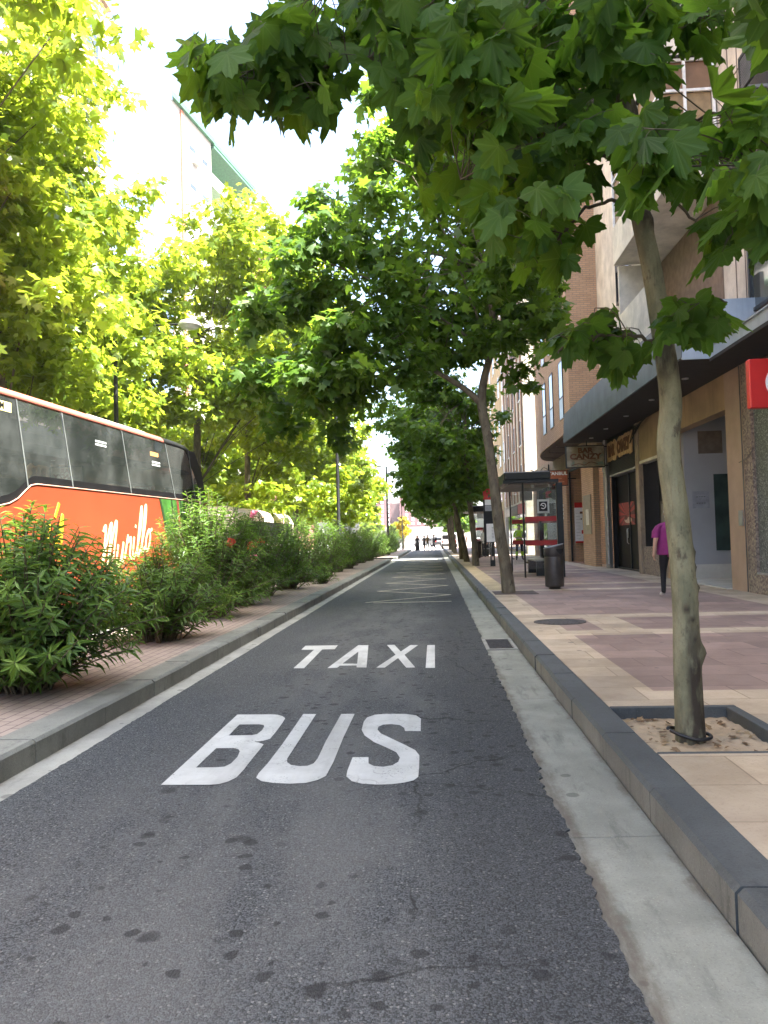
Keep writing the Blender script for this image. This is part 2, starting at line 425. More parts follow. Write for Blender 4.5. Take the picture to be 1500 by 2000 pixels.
class MB:
    """collects simple solids and links them as one mesh object"""

    def __init__(self):
        self.v = []; self.f = []; self.m = []; self.smooth = []

    def add(self, vs, fs, mi=0, sm=False):
        k = len(self.v)
        self.v.extend([tuple(map(float, q)) for q in vs])
        for f in fs:
            self.f.append(tuple(i + k for i in f)); self.m.append(mi); self.smooth.append(sm)
        return self

    def box(self, x0, x1, y0, y1, z0, z1, mi=0, bev=0.0):
        if bev > 0:
            return self.bevbox(x0, x1, y0, y1, z0, z1, mi, bev)
        vs = [(x, y, z) for z in (z0, z1) for y in (y0, y1) for x in (x0, x1)]
        return self.add(vs, [(0, 2, 3, 1), (4, 5, 7, 6), (0, 1, 5, 4), (2, 6, 7, 3), (0, 4, 6, 2), (1, 3, 7, 5)], mi)

    def bevbox(self, x0, x1, y0, y1, z0, z1, mi, b):
        a = [(x0 + b, y0), (x1 - b, y0), (x1, y0 + b), (x1, y1 - b), (x1 - b, y1), (x0 + b, y1), (x0, y1 - b), (x0, y0 + b)]
        i = [(x0 + b * 2, y0 + b), (x1 - 2 * b, y0 + b), (x1 - b, y0 + 2 * b), (x1 - b, y1 - 2 * b), (x1 - 2 * b, y1 - b), (x0 + 2 * b, y1 - b), (x0 + b, y1 - 2 * b), (x0 + b, y0 + 2 * b)]
        rings = [[(x, y, z0) for x, y in i], [(x, y, z0 + b) for x, y in a], [(x, y, z1 - b) for x, y in a], [(x, y, z1) for x, y in i]]
        return self.loft(rings, mi, False, True)

    def loft(self, rings, mi=0, sm=True, caps=True, closed=True):
        n = len(rings[0]); vs = [p for r in rings for p in r]; fs = []
        for k in range(len(rings) - 1):
            for j in range(n if closed else n - 1):
                a = k * n + j; b = k * n + (j + 1) % n
                fs.append((a, b, b + n, a + n))
        self.add(vs, fs, mi, sm)
        if caps:
            self.add(rings[0], [tuple(reversed(range(n)))], mi)
            self.add(rings[-1], [tuple(range(n))], mi)
        return self

    def tube(self, pts, r, n=8, mi=0, caps=True, sm=True, flat=None):
        pts = [Vector(p) for p in pts]
        rad = r if isinstance(r, (list, tuple)) else [r] * len(pts)
        rings = []
        up = None
        for i, p in enumerate(pts):
            t = (pts[min(i + 1, len(pts) - 1)] - pts[max(i - 1, 0)])
            if t.length < 1e-9: t = Vector((0, 0, 1))
            t.normalize()
            if up is None:
                up = Vector((1, 0, 0)) if abs(t.x) < 0.8 else Vector((0, 1, 0))
            s = t.cross(up)
            if s.length < 1e-6:
                s = t.cross(Vector((0, 1, 0.3)))
            s.normalize(); up = s.cross(t).normalized()
            ring = []
            for k in range(n):
                a = 2 * PI * k / n
                q = s * math.cos(a) * rad[i] + up * math.sin(a) * rad[i]
                if flat is not None:
                    q = q - Vector(flat[0]) * (q.dot(Vector(flat[0])) * (1 - flat[1]))
                ring.append(p + q)
            rings.append(ring)
        return self.loft(rings, mi, sm, caps)

    def cyl(self, x, y, z0, z1, r, n=16, mi=0, r2=None):
        return self.tube([(x, y, z0), (x, y, z1)], [r, r if r2 is None else r2], n, mi)

    def lathe(self, prof, c=(0, 0, 0), n=24, mi=0, sm=True, caps=True):
        rings = [[(c[0] + r * math.cos(2 * PI * k / n), c[1] + r * math.sin(2 * PI * k / n), c[2] + z) for k in range(n)] for r, z in prof]
        return self.loft(rings, mi, sm, caps)

    def prism(self, poly, f0, f1, mi=0):
        """poly of 2D points; f0, f1 map a 2D point to 3D on the two faces"""
        n = len(poly)
        a = [f0(*p) for p in poly]; b = [f1(*p) for p in poly]
        self.add(a, [tuple(reversed(range(n)))], mi); self.add(b, [tuple(range(n))], mi)
        fs = [(j, (j + 1) % n, n + (j + 1) % n, n + j) for j in range(n)]
        return self.add(a + b, fs, mi)

    def ball(self, c, r, mi=0, n=10):
        rx, ry, rz = r if isinstance(r, (tuple, list)) else (r, r, r)
        rings = []
        for i in range(n + 1):
            th = PI * i / n
            s = max(math.sin(th), 0.02)
            rings.append([(c[0] + rx * s * math.cos(2 * PI * k / (n * 2)), c[1] + ry * s * math.sin(2 * PI * k / (n * 2)), c[2] - rz * math.cos(th)) for k in range(n * 2)])
        return self.loft(rings, mi, True, True)

    def build(self, name, mats, parent=None, kind=None):
        o0 = Vector((0, 0, 0))
        inv = None
        if parent is not None:
            mw = Matrix.Identity(4); q = parent
            chain = []
            while q is not None:
                chain.append(Matrix.Translation(q.location) @ q.rotation_euler.to_matrix().to_4x4()); q = q.parent
            for c in reversed(chain): mw = mw @ c
            inv = mw.inverted()
        vs = self.v if inv is None else [tuple(inv @ Vector(p)) for p in self.v]
        me = bpy.data.meshes.new(name)
        me.from_pydata(vs, [], self.f)
        mats = mats if isinstance(mats, (list, tuple)) else [mats]
        for m in mats: me.materials.append(m)
        me.polygons.foreach_set('material_index', self.m)
        me.polygons.foreach_set('use_smooth', self.smooth)
        me.update()
        import bmesh
        bm = bmesh.new(); bm.from_mesh(me)
        bmesh.ops.recalc_face_normals(bm, faces=bm.faces)
        bm.to_mesh(me); bm.free()
        o = link(name, me, parent)
        if kind: o['kind'] = kind
        return o

    def local(self, name, mats, parent):
        """build without undoing the parent's transform: the points are already in its space"""
        me_o = self.build(name, mats, None)
        me_o.parent = parent
        return me_o


def text_mesh(txt, size, depth=0.004, shear=0.0, bold=0.0, align='CENTER', res=4, sx=1.0, spacing=1.0):
    cu = bpy.data.curves.new('lettering', 'FONT')
    cu.body = txt; cu.size = size; cu.extrude = depth; cu.shear = shear; cu.offset = bold
    cu.align_x = align; cu.align_y = 'CENTER'; cu.resolution_u = res; cu.space_character = spacing
    o = bpy.data.objects.new('lettering_source', cu); COL.objects.link(o)
    dg = bpy.context.evaluated_depsgraph_get()
    me = bpy.data.meshes.new_from_object(o.evaluated_get(dg))
    COL.objects.unlink(o); bpy.data.objects.remove(o)
    if sx != 1.0:
        for v in me.vertices: v.co.x *= sx
    return me


def sign_text(txt, size, p, xdir, mat, parent, depth=0.004, name='lettering', **kw):
    """flat letters at p reading along xdir, upright"""
    me = text_mesh(txt, size, depth, **kw)
    x = Vector(xdir).normalized(); z = Vector((0, 0, 1)); n = x.cross(z)
    mt = Matrix((x, z, n)).transposed().to_4x4(); mt.translation = Vector(p)
    inv = Matrix.Translation(parent.location) @ parent.rotation_euler.to_matrix().to_4x4()
    me.transform(inv.inverted() @ mt)
    me.materials.clear(); me.materials.append(mat)
    return link(name, me, parent)


def flat_shape(loops, z, f, name, mat, thick=0.004):
    """painted marking: filled outline (holes allowed) laid on the road"""
    cu = bpy.data.curves.new(name, 'CURVE'); cu.dimensions = '2D'; cu.fill_mode = 'BOTH'
    for lp in loops:
        sp = cu.splines.new('POLY'); sp.points.add(len(lp) - 1)
        for k, q in enumerate(lp):
            w = f(*q); sp.points[k].co = (w[0], w[1], 0, 1)
        sp.use_cyclic_u = True
    o = bpy.data.objects.new(name, cu); COL.objects.link(o)
    dg = bpy.context.evaluated_depsgraph_get()
    me = bpy.data.meshes.new_from_object(o.evaluated_get(dg))
    COL.objects.unlink(o); bpy.data.objects.remove(o)
    for v in me.vertices: v.co.z = z
    for p in me.polygons:
        if p.normal.z < 0: p.flip()
    me.materials.clear(); me.materials.append(mat)
    return link(name, me)


# ------------------------------------------------------------------ leaves
def _outline(half):
    pts = [(a, r) for a, r in half]
    pts += [(-a, r) for a, r in reversed(half) if 0 < a < 180]
    return pts


TEMPL = {}
for key, half in {
    0: [(0, 1.0), (4, .90), (8, .83), (10, .86), (16, .71), (23, .58), (29, .63), (35, .71), (38, .68), (46, .90), (51, .79), (54, .74), (57, .76), (64, .60), (70, .50), (78, .53), (83, .58), (87, .55), (97, .66), (104, .54), (109, .49), (112, .50), (130, .36), (150, .25), (166, .15), (180, .05)],
    1: [(0, 1.0), (11, .72), (24, .48), (46, .86), (70, .43), (98, .58), (150, .18)],
    2: [(0, 1.0), (28, .55), (48, .80), (75, .48), (105, .52)],
}.items():
    pl = _outline(half)
    xy = [(math.sin(math.radians(a)) * r, math.cos(math.radians(a)) * r) for a, r in pl]
    z = []
    for (a, r) in pl:
        lobe = min(abs(abs(a) - q) for q in (0, 46, 98))
        z.append(-0.16 * r * r + (0.028 if lobe < 5 else -0.022) * min(1, r * 1.6))
    v = np.array([(0, 0, 0.0)] + [(x, y, zz) for (x, y), zz in zip(xy, z)])
    n = len(pl)
    f = np.array([(0, 1 + (j + 1) % n, 1 + j) for j in range(n)])
    TEMPL[key] = (v, f)
_lv = np.array([(0, 0, 0), (-.085, .3, .03), (-.10, .55, .03), (0, 1.0, -.06), (.10, .55, .03), (.085, .3, .03), (0, .5, -.012)])
_lf = np.array([(0, 6, 1), (1, 6, 2), (2, 6, 3), (3, 6, 4), (4, 6, 5), (5, 6, 0)])
TEMPL['lance'] = (_lv, _lf)


def unit(a):
    return a / np.maximum(np.linalg.norm(a, axis=1, keepdims=True), 1e-9)


def leaves(name, P, T, N, S, tint, templ, mat, parent, offset=(0, 0, 0), extra=None, droop=None, uv=False):
    """one mesh of many leaves; extra = (verts, faces) of twigs in the second material"""
    tv, tf = TEMPL[templ]
    n, k = len(P), len(tv)
    T = unit(T - N * (T * N).sum(1, keepdims=True))
    B = np.cross(T, N)
    dz = np.ones(n) if droop is None else droop
    V = (P[:, None, :] + S[:, None, None] * (tv[None, :, 0:1] * B[:, None, :] + tv[None, :, 1:2] * T[:, None, :] + (tv[None, :, 2:3] * dz[:, None, None]) * N[:, None, :]))
    V = V.reshape(-1, 3) - np.array(offset)
    Fc = (tf[None] + (np.arange(n) * k)[:, None, None]).reshape(-1, 3)
    tn = np.repeat(tint, k)
    me = bpy.data.meshes.new(name)
    nf = len(Fc)
    me.vertices.add(len(V)); me.vertices.foreach_set('co', V.astype(np.float32).ravel())
    me.loops.add(nf * 3); me.loops.foreach_set('vertex_index', Fc.astype(np.int32).ravel())
    me.polygons.add(nf); me.polygons.foreach_set('loop_start', np.arange(0, nf * 3, 3, dtype=np.int32))
    me.polygons.foreach_set('use_smooth', np.full(nf, templ in (0, 1)))
    me.update(calc_edges=True)
    at_ = me.attributes.new('tint', 'FLOAT', 'POINT'); at_.data.foreach_set('value', tn.astype(np.float32))
    if uv:
        u = me.uv_layers.new(name='UVMap')
        uvs = np.tile(tv[:, :2], (n, 1))[Fc.ravel()]
        u.data.foreach_set('uv', uvs.astype(np.float32).ravel())
    me.materials.append(mat)
    return link(name, me, parent)


def rand_dirs(n):
    return unit(RNG.normal(size=(n, 3)))


def sprays(clumps, k=6, f=.46, seed=1):
    r = np.random.default_rng(seed); out = []
    for c, q in clumps:
        for _ in range(k):
            d = r.normal(size=3); d /= np.linalg.norm(d)
            out.append((np.array(c) + d * q * r.uniform(.35, 1.12) * np.array([1, 1, .85]), q * f * r.uniform(.7, 1.35)))
    return out


def clump_leaves(clumps, per, size, flat=0.62):
    """clumps: list of (centre, radius). Leaves lie in shells round each centre, in layers, tips out and down."""
    Ps, Ts, Ns, Ss, ti = [], [], [], [], []
    for c, r in clumps:
        n = int(per * (r * r))
        d = rand_dirs(n)
        rad = r * (RNG.uniform(0.0, 1.0, n) ** 0.5) * RNG.choice([1, 1, 1, 1.35], n)
        p = np.array(c) + d * rad[:, None] * np.array([1, 1, flat])
        p += RNG.normal(size=(n, 3)) * 0.05
        nn = unit(d * 0.55 + np.array([0, 0, 0.75]) + RNG.normal(size=(n, 3)) * 0.5)
        tt = unit(d * np.array([1, 1, 0.3]) + np.array([0, 0, -0.45]) + RNG.normal(size=(n, 3)) * 0.55)
        Ps.append(p); Ns.append(nn); Ts.append(tt)
        Ss.append(size * RNG.choice([.55, .7, .85, 1.0, 1.15], n) * RNG.uniform(.9, 1.1, n))
        ti.append(np.clip(RNG.normal(0.42, 0.2, n) + RNG.normal(0, 0.08), 0, 1))
    return [np.concatenate(q) for q in (Ps, Ts, Ns, Ss, ti)]


def wood(name, limbs, mat, parent, seg=10):
    """limbs: list of (points, radii) grown into one mesh"""
    mb = MB()
    for pts, rad in limbs:
        mb.tube(pts, rad, seg if rad[0] > 0.03 else 5, 0)
    return mb.build(name, mat, parent)


def smooth_path(pts, n):
    pts = np.array(pts, float); k = len(pts)
    t = np.linspace(0, k - 1, n); out = []
    for s in t:
        i = min(int(s), k - 2); u = s - i
        p0 = pts[max(i - 1, 0)]; p1 = pts[i]; p2 = pts[i + 1]; p3 = pts[min(i + 2, k - 1)]
        out.append(0.5 * ((2 * p1) + (-p0 + p2) * u + (2 * p0 - 5 * p1 + 4 * p2 - p3) * u * u + (-p0 + 3 * p1 - 3 * p2 + p3) * u ** 3))
    return np.array(out)

# ================================================================== camera, sky, sun
cam = bpy.data.cameras.new('camera'); co = bpy.data.objects.new('camera', cam); COL.objects.link(co)
cam.sensor_fit = 'VERTICAL'; cam.sensor_height = 36.0; cam.lens = 36.0 * FOC / 2000.0
cam.clip_start = 0.05; cam.clip_end = 3000
mw = Matrix((tuple(ROT[0]), tuple(-ROT[1]), tuple(-ROT[2]))).transposed().to_4x4()
mw.translation = Vector(EYE)
co.matrix_world = mw
sc.camera = co

SUN = Vector((0.42, -0.13, 0.90)).normalized()
el = math.asin(SUN.z); az = math.atan2(SUN.x, SUN.y)
w = bpy.data.worlds.new('World'); sc.world = w; w.use_nodes = True
nt = w.node_tree
sky = nt.nodes.new('ShaderNodeTexSky'); sky.sky_type = 'NISHITA'; sky.sun_disc = False
sky.sun_elevation = el; sky.sun_rotation = az
sky.air_density = 1.0; sky.dust_density = 5.0; sky.ozone_density = 1.0; sky.altitude = 200
bg = nt.nodes['Background']; bg.inputs['Strength'].default_value = 0.115
nt.links.new(sky.outputs[0], bg.inputs['Color'])
sun = bpy.data.lights.new('sun', 'SUN'); sun.energy = 5.0; sun.angle = math.radians(0.5); sun.color = (1.0, 0.96, 0.88)
so = bpy.data.objects.new('sun', sun); COL.objects.link(so)
so.rotation_euler = (-SUN).to_track_quat('-Z', 'Y').to_euler(); so.location = (20, -20, 60)
sc.view_settings.view_transform = 'Standard'; sc.view_settings.look = 'None'
sc.view_settings.exposure = 3.0; sc.view_settings.gamma = 1.0
sc.cycles.max_bounces = 8; sc.cycles.diffuse_bounces = 4; sc.cycles.transparent_max_bounces = 12
sc.cycles.use_denoising = True
sc.cycles.sample_clamp_indirect = 6.0

# ================================================================== the setting
K = 0.15
m_asphalt = asphalt_mat('asphalt_lane')
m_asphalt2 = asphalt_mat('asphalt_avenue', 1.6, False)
m_gutter = concrete_mat('gutter_concrete', (0.205, 0.215, 0.185), 0.7, (3.0, 0.6, 1), edge=(.60, .995), grit=.45)
m_strip = concrete_mat('pale_strip', (0.29, 0.295, 0.265), 0.6, edge=(-2.62, -2.36))
m_kerb = concrete_mat('dark_kerb', (0.062, 0.070, 0.072), 0.6, (3, 1.5, 1), False, 0.7, grit=.65)
m_kerb2 = concrete_mat('kerb_pale', (0.16, 0.172, 0.155), 0.7, (3, 1.5, 1), False, grit=.6)
m_pave = pavement_mat()
m_median = brick_mat('median_pavers', (0.22, 0.185, 0.16), (0.27, 0.228, 0.198), (0.11, 0.09, 0.08), 0.21, 0.105, 0.007, 'Z')
m_earth = concrete_mat('pit_sand', (0.36, 0.28, 0.185), 0.6, (5, 5, 1))
m_white = paint_mat('road_paint', (0.54, 0.555, 0.53), 0.75)
m_yellow = paint_mat('road_paint_cream', (0.50, 0.46, 0.34), 0.6)
m_far = concrete_mat('far_paving', (0.30, 0.28, 0.25), 0.3)

mb = MB()
mb.add([(-400, -60, -0.05), (400, -60, -0.05), (400, 900, -0.05), (-400, 900, -0.05)], [(0, 1, 2, 3)])
mb.build('ground', m_far, kind='structure')


def ragged(name, xl, xr, y0, y1, n, z, mat, amp=0.012, thick=0.03, al=1.0, ar=1.0):
    ys = np.concatenate([np.arange(y0, 9.0, .011), np.linspace(9.0, y1, n)]); n = len(ys)
    def rag(seed):
        r = np.random.default_rng(seed)
        a = np.convolve(r.normal(size=n), np.ones(3) / 3, 'same') * amp * .55
        b = np.convolve(r.normal(size=n) * amp * 2.0, np.hanning(11) / 5, 'same') * .6
        c = np.convolve(r.normal(size=n) * amp * 9, np.hanning(90) / 45, 'same') * .55
        return a + b + c
    L = np.array([xl(y) for y in ys]) + rag(3) * al
    R = np.array([xr(y) for y in ys]) + rag(4) * ar
    vs, fs = [], []
    for i in range(n):
        vs += [(L[i], ys[i], z - thick), (L[i] + 0.006, ys[i], z), (R[i] - 0.006, ys[i], z), (R[i], ys[i], z - thick)]
    for i in range(n - 1):
        for j in range(3):
            a = i * 4 + j
            fs.append((a, a + 1, a + 5, a + 4))
    m_ = MB(); m_.add(vs, fs)
    return m_.build(name, mat, kind='structure')


YE = 86.0
ragged('bus_lane_asphalt', lambda y: -2.41 + 0.0022 * max(0, y - 30), lambda y: 0.56 + 0.0045 * min(y, 20), -2.5, YE, 1500, 0.0, m_asphalt, 0.013, 0.03, 0.35, 1.0)

# gutter on the pavement side, cast in bays with open joints
mb = MB()
y = -2.4
while y < YE:
    y1 = y + 3.0
    mb.add([(0.40, y + .004, -0.011), (0.99, y + .004, 0.002), (0.99, y1 - .004, 0.002), (0.40, y1 - .004, -0.011), (0.40, y + .004, -0.06), (0.99, y + .004, -0.06), (0.99, y1 - .004, -0.06), (0.40, y1 - .004, -0.06)],
           [(0, 1, 2, 3), (4, 5, 1, 0), (7, 3, 2, 6)])
    y = y1
mb.build('gutter', m_gutter, kind='structure')
mb = MB()
y = -2.7
while y < 47.0:
    mb.add([(-2.60, y + .003, -0.004), (-2.30, y + .003, -0.010), (-2.30, y + 2.997, -0.010), (-2.60, y + 2.997, -0.004)], [(0, 1, 2, 3)])
    y += 3.0
mb.build('gutter_strip', m_strip, kind='structure')


def kerb(name, x0, x1, y0, y1, mat, face_left, step=1.05, two=None):
    """kerb stones with a chamfered road edge, each stone a hair apart from the next"""
    mb = MB(); y = y0; r = random.Random(5)
    b = 0.022
    while y < y1:
        e = min(y + step, y1); g = 0.006; dz = r.uniform(-.004, .004); dx = r.uniform(-.005, .005)
        if face_left:
            pr = [(x0 + dx, -.06), (x0 + dx, K - b + dz), (x0 + b + dx, K + dz), (x1, K + dz), (x1, -.06)]
        else:
            pr = [(x0, -.06), (x0, K + dz), (x1 - b + dx, K + dz), (x1 + dx, K - b + dz), (x1 + dx, -.06)]
        mb.prism(pr, lambda X, Z: (X, y + g, Z), lambda X, Z: (X, e - g, Z))
        if two:      # the road face is paler, cast and stained; the top is slate dark
            k = 0 if face_left else len(pr) - 2
            mb.m[-len(pr) + (0 if face_left else 3)] = 1
        y = e
    return mb.build(name, [mat, two] if two else mat, kind='structure')


m_kface = concrete_mat('kerb_face', (0.165, 0.168, 0.145), 0.8, (2.5, 2.5, .5), False, grit=.6)
kerb('kerb_right', 1.0, 1.2, -2.5, YE, m_kerb, True, two=m_kface)
kerb('kerb_left', -2.87, -2.6, -2.5, 46.9, m_kerb2, False)
kerb('kerb_left', -2.75, -2.5, 51.0, YE, m_kerb2, False)

# right pavement with the sunken pit of the near tree
mb = MB()
PX0, PX1, PY0, PY1 = 1.203, 2.06, 4.38, 5.56


def slab(x0, x1, y0, y1):
    mb.add([(x0, y0, K), (x1, y0, K), (x1, y1, K), (x0, y1, K)], [(0, 1, 2, 3)])


slab(1.203, 9.0, -6, PY0); slab(PX1, 9.0, PY0, PY1); slab(1.203, 9.0, PY1, 120)
mb.build('pavement', m_pave, kind='structure')
mb = MB()
g = 34
vs = [(PX0 - .02 + (PX1 - PX0 + .04) * i / g, PY0 - .02 + (PY1 - PY0 + .04) * j / g, 0.078 + 0.008 * math.sin(i * .5 + j * .3) * math.sin(j * .7) + random.uniform(-.006, .006)) for j in range(g + 1) for i in range(g + 1)]
fs = [(j * (g + 1) + i, j * (g + 1) + i + 1, (j + 1) * (g + 1) + i + 1, (j + 1) * (g + 1) + i) for j in range(g) for i in range(g)]
mb.add(vs, fs, 0, True)
mb.build('tree_pit_soil', m_earth, kind='structure')
mb = MB()
n_ = 90
lp = np.stack([RNG.uniform(PX0 + .06, PX1 - .1, n_), RNG.uniform(PY0 + .08, PY1 - .1, n_), RNG.uniform(.09, .10, n_)], 1)
lo = leaves('leaf_litter', lp, rand_dirs(n_) * np.array([1, 1, .2]), unit(np.array([0, 0, 1.0]) + RNG.normal(size=(n_, 3)) * .25), RNG.uniform(.015, .055, n_), RNG.uniform(0, 1, n_), 2,
            leaf_mat('dry_leaf', (.10, .06, .03), (.20, .13, .07), (.30, .22, .12), (.2, .13, .06), False, .1, .8), None)
lo['kind'] = 'stuff'
t_ = 0.055
mb.box(PX0, PX1, PY0, PY0 + .03, 0, K + .004, bev=.004)
mb.box(PX0, PX1, PY1 - t_, PY1, 0, K + .006, bev=.004)
mb.box(PX1 - .075, PX1, PY0 + .032, PY1 - t_ - .002, 0, K + .006, bev=.004)
mb.build('tree_pit_edging', m_kerb, kind='structure')

# planted median, far carriageway, far pavement
mb = MB()
mb.add([(-4.7, -3, K - .002), (-2.872, -3, K - .002), (-2.872, 46.9, K - .002), (-4.7, 46.9, K - .002)], [(0, 1, 2, 3)])
mb.add([(-4.7, 51, K - .002), (-2.752, 51, K - .002), (-2.752, YE, K - .002), (-4.7, YE, K - .002)], [(0, 1, 2, 3)])
mb.build('median_paving', m_median, kind='structure')
kerb('kerb_median_far', -4.95, -4.7, -3, 46.9, m_kerb2, True)
mb = MB()
mb.add([(-12.5, -10, -.006), (-4.95, -10, -.006), (-4.95, 130, -.006), (-12.5, 130, -.006)], [(0, 1, 2, 3)])
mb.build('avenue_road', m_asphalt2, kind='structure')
mb = MB()
mb.box(-19.5, -12.5, -10, 130, -.05, K)
mb.build('pavement_far', m_far, kind='structure')
# the paved crossing in the break of the median
mb = MB()
mb.add([(-4.95, 46.95, 0.004), (-2.45, 46.95, 0.004), (-2.45, 50.95, 0.004), (-4.95, 50.95, 0.004)], [(0, 1, 2, 3)])
mb.build('crossing_paving', m_strip, kind='structure')

# tactile strip by the bus stop
mb = MB()
mb.box(1.235, 1.66, 17.7, 33.0, 0.1, K + .003)
for i in range(8):
    x = 1.26 + i * 0.05
    mb.box(x, x + .026, 17.72, 32.98, K + .003, K + .009)
mb.build('tactile_paving', concrete_mat('tactile', (0.50, 0.40, 0.25), 0.3, (3, 3, 1), False), kind='structure')

# ------------------------------------------------------------------ painted words and zigzag
def gx(x, y):
    p = ground(x, y); return (p[0], p[1])


def z2(a, sx, sy, k): return [(sx + q[0] / k, sy + q[1] / k) for q in a]


kb = 1500 / 540.0
B_out = [(40, 428), (300, 428), (355, 424), (405, 410), (450, 388), (490, 345), (540, 280), (580, 232), (597, 208), (570, 198), (545, 194), (590, 190), (632, 178), (665, 138), (700, 90), (714, 66), (700, 55), (672, 47), (640, 45), (455, 46)]
B_h1 = [(466, 100), (575, 99), (598, 103), (600, 112), (588, 132), (562, 152), (535, 158), (407, 160)]
B_h2 = [(340, 229), (435, 228), (460, 234), (468, 246), (455, 276), (420, 312), (385, 329), (340, 333), (230, 334)]
U_out = [(812, 43), (882, 43), (760, 232), (725, 285), (724, 305), (745, 320), (790, 327), (835, 325), (868, 312), (890, 285), (935, 190), (1018, 43), (1091, 42), (1030, 170), (975, 305), (935, 380), (890, 402), (825, 418), (740, 422), (650, 418), (585, 408), (557, 390), (570, 365), (620, 310), (700, 205)]
S_out = [(1449, 136), (1364, 136), (1362, 122), (1345, 107), (1310, 100), (1265, 99), (1230, 106), (1214, 122), (1225, 145), (1270, 175), (1325, 215), (1332, 262)]
S_out = [(1449, 136), (1364, 136), (1360, 118), (1335, 103), (1290, 98), (1245, 101), (1220, 112), (1215, 128), (1232, 148), (1290, 176), (1370, 214), (1420, 240), (1442, 268), (1441, 330), (1436, 385), (1410, 404), (1360, 416), (1290, 425), (1210, 427), (1130, 422), (1075, 408), (1046, 382), (1052, 350), (1080, 278), (1166, 278), (1166, 312), (1195, 326), (1245, 330), (1295, 322), (1328, 303), (1336, 280), (1318, 252), (1270, 228), (1195, 195), (1145, 160), (1129, 130), (1140, 85), (1158, 62), (1200, 47), (1260, 42), (1370, 43), (1425, 51), (1450, 68)]
tB = [z2(B_out, 300, 1380, kb), z2(B_h1, 300, 1380, kb), z2(B_h2, 300, 1380, kb)]
kt = 1500 / 320.0
T_ = [(62, 308), (158, 309), (325, 136), (440, 133), (468, 98), (172, 102), (134, 138), (250, 139)]
A_ = [(373, 307), (462, 304), (487, 285), (640, 283), (640, 301), (730, 302), (748, 97), (655, 97)]
A_h = [(657, 155), (645, 267), (510, 266)]
X_ = [(820, 303), (897, 303), (1020, 215), (1094, 303), (1176, 301), (1078, 186), (1203, 96), (1132, 96), (1044, 155), (987, 94), (918, 95), (997, 185)]
I_ = [(1272, 305), (1357, 305), (1356, 96), (1287, 97)]
zt = 0.004
bus_word = flat_shape(tB + [z2(U_out, 300, 1380, kb), z2(S_out, 300, 1380, kb)], zt, gx, 'road_marking_bus', m_white)
bus_word['kind'] = 'structure'
taxi_word = flat_shape([z2(q, 560, 1240, kt) for q in (T_, A_, A_h, X_, I_)], zt, gx, 'road_marking_taxi', m_white)
taxi_word['kind'] = 'structure'
mb = MB()


def stripe(x0, y0, x1, y1, w_, z):
    d = Vector((x1 - x0, y1 - y0, 0)).normalized(); n = Vector((-d.y, d.x, 0)) * w_ / 2
    a = Vector((x0, y0, z)); b_ = Vector((x1, y1, z))
    mb.add([a - n, b_ - n, b_ + n, a + n], [(0, 1, 2, 3)])


stripe(-1.35, 16.62, 0.34, 16.62, 0.12, zt)
ys = [16.75 + 1.78 * k for k in range(17)]
for k in range(16):
    xa, xb = (-1.52, 0.36) if k % 2 == 0 else (0.36, -1.52)
    stripe(xa, ys[k], xb, ys[k + 1], 0.10, zt + 0.0006 * (k % 2))
stripe(-1.52, ys[16], 0.34, ys[16], 0.12, zt + .002)
mb.build('road_marking_zigzag', m_yellow, kind='structure')
mb = MB()
# sun patch on the lane at the crossing, put in as a pale band
mb.add([(-2.40, 47.6, .006), (0.20, 47.6, .006), (0.20, 50.4, .006), (-2.40, 50.4, .006)], [(0, 1, 2, 3)])
mb.build('lane_sun_patch', m_strip, kind='structure')

# ------------------------------------------------------------------ covers in the ground
m_iron = M('cast_iron', (0.06, 0.055, 0.052), 0.6, 0.4, 0.3, 20, 0.3)
t = thing('drain_grate', 'small rectangular drain grate set in the concrete gutter', 'drain grate', (0.79, 9.87, 0.004))
mb = MB()
mb.box(.60, .64, 9.40, 10.36, -.02, .012); mb.box(.94, .98, 9.40, 10.36, -.02, .016)
mb.box(.64, .94, 9.40, 9.45, -.02, .013); mb.box(.64, .94, 10.31, 10.36, -.02, .013)
mb.build('frame', M('grate_frame', (0.22, 0.22, 0.2), 0.8), t)
mb = MB()
mb.box(.64, .80, 9.45, 10.31, -.02, .004)
for k in range(16):
    mb.box(.648, .93, 9.47 + k * .053, 9.49 + k * .053, .004, .011)
mb.build('grille', m_iron, t)
t = thing('manhole_cover', 'round dark iron manhole cover in the pink paving', 'manhole cover', (1.73, 10.95, K))
mb = MB(); mb.lathe([(0.001, .004), (.30, .004), (.31, .007), (.36, .007), (.365, -.02)], (1.73, 10.95, K), 40, 0, False, False)
for k in range(-4, 5):
    h_ = math.sqrt(max(0, .28 ** 2 - (k * .06) ** 2))
    mb.box(1.73 + k * .06 - .012, 1.73 + k * .06 + .012, 10.95 - h_, 10.95 + h_, K + .0045, K + .0075)
mb.build('cover', m_iron, t)

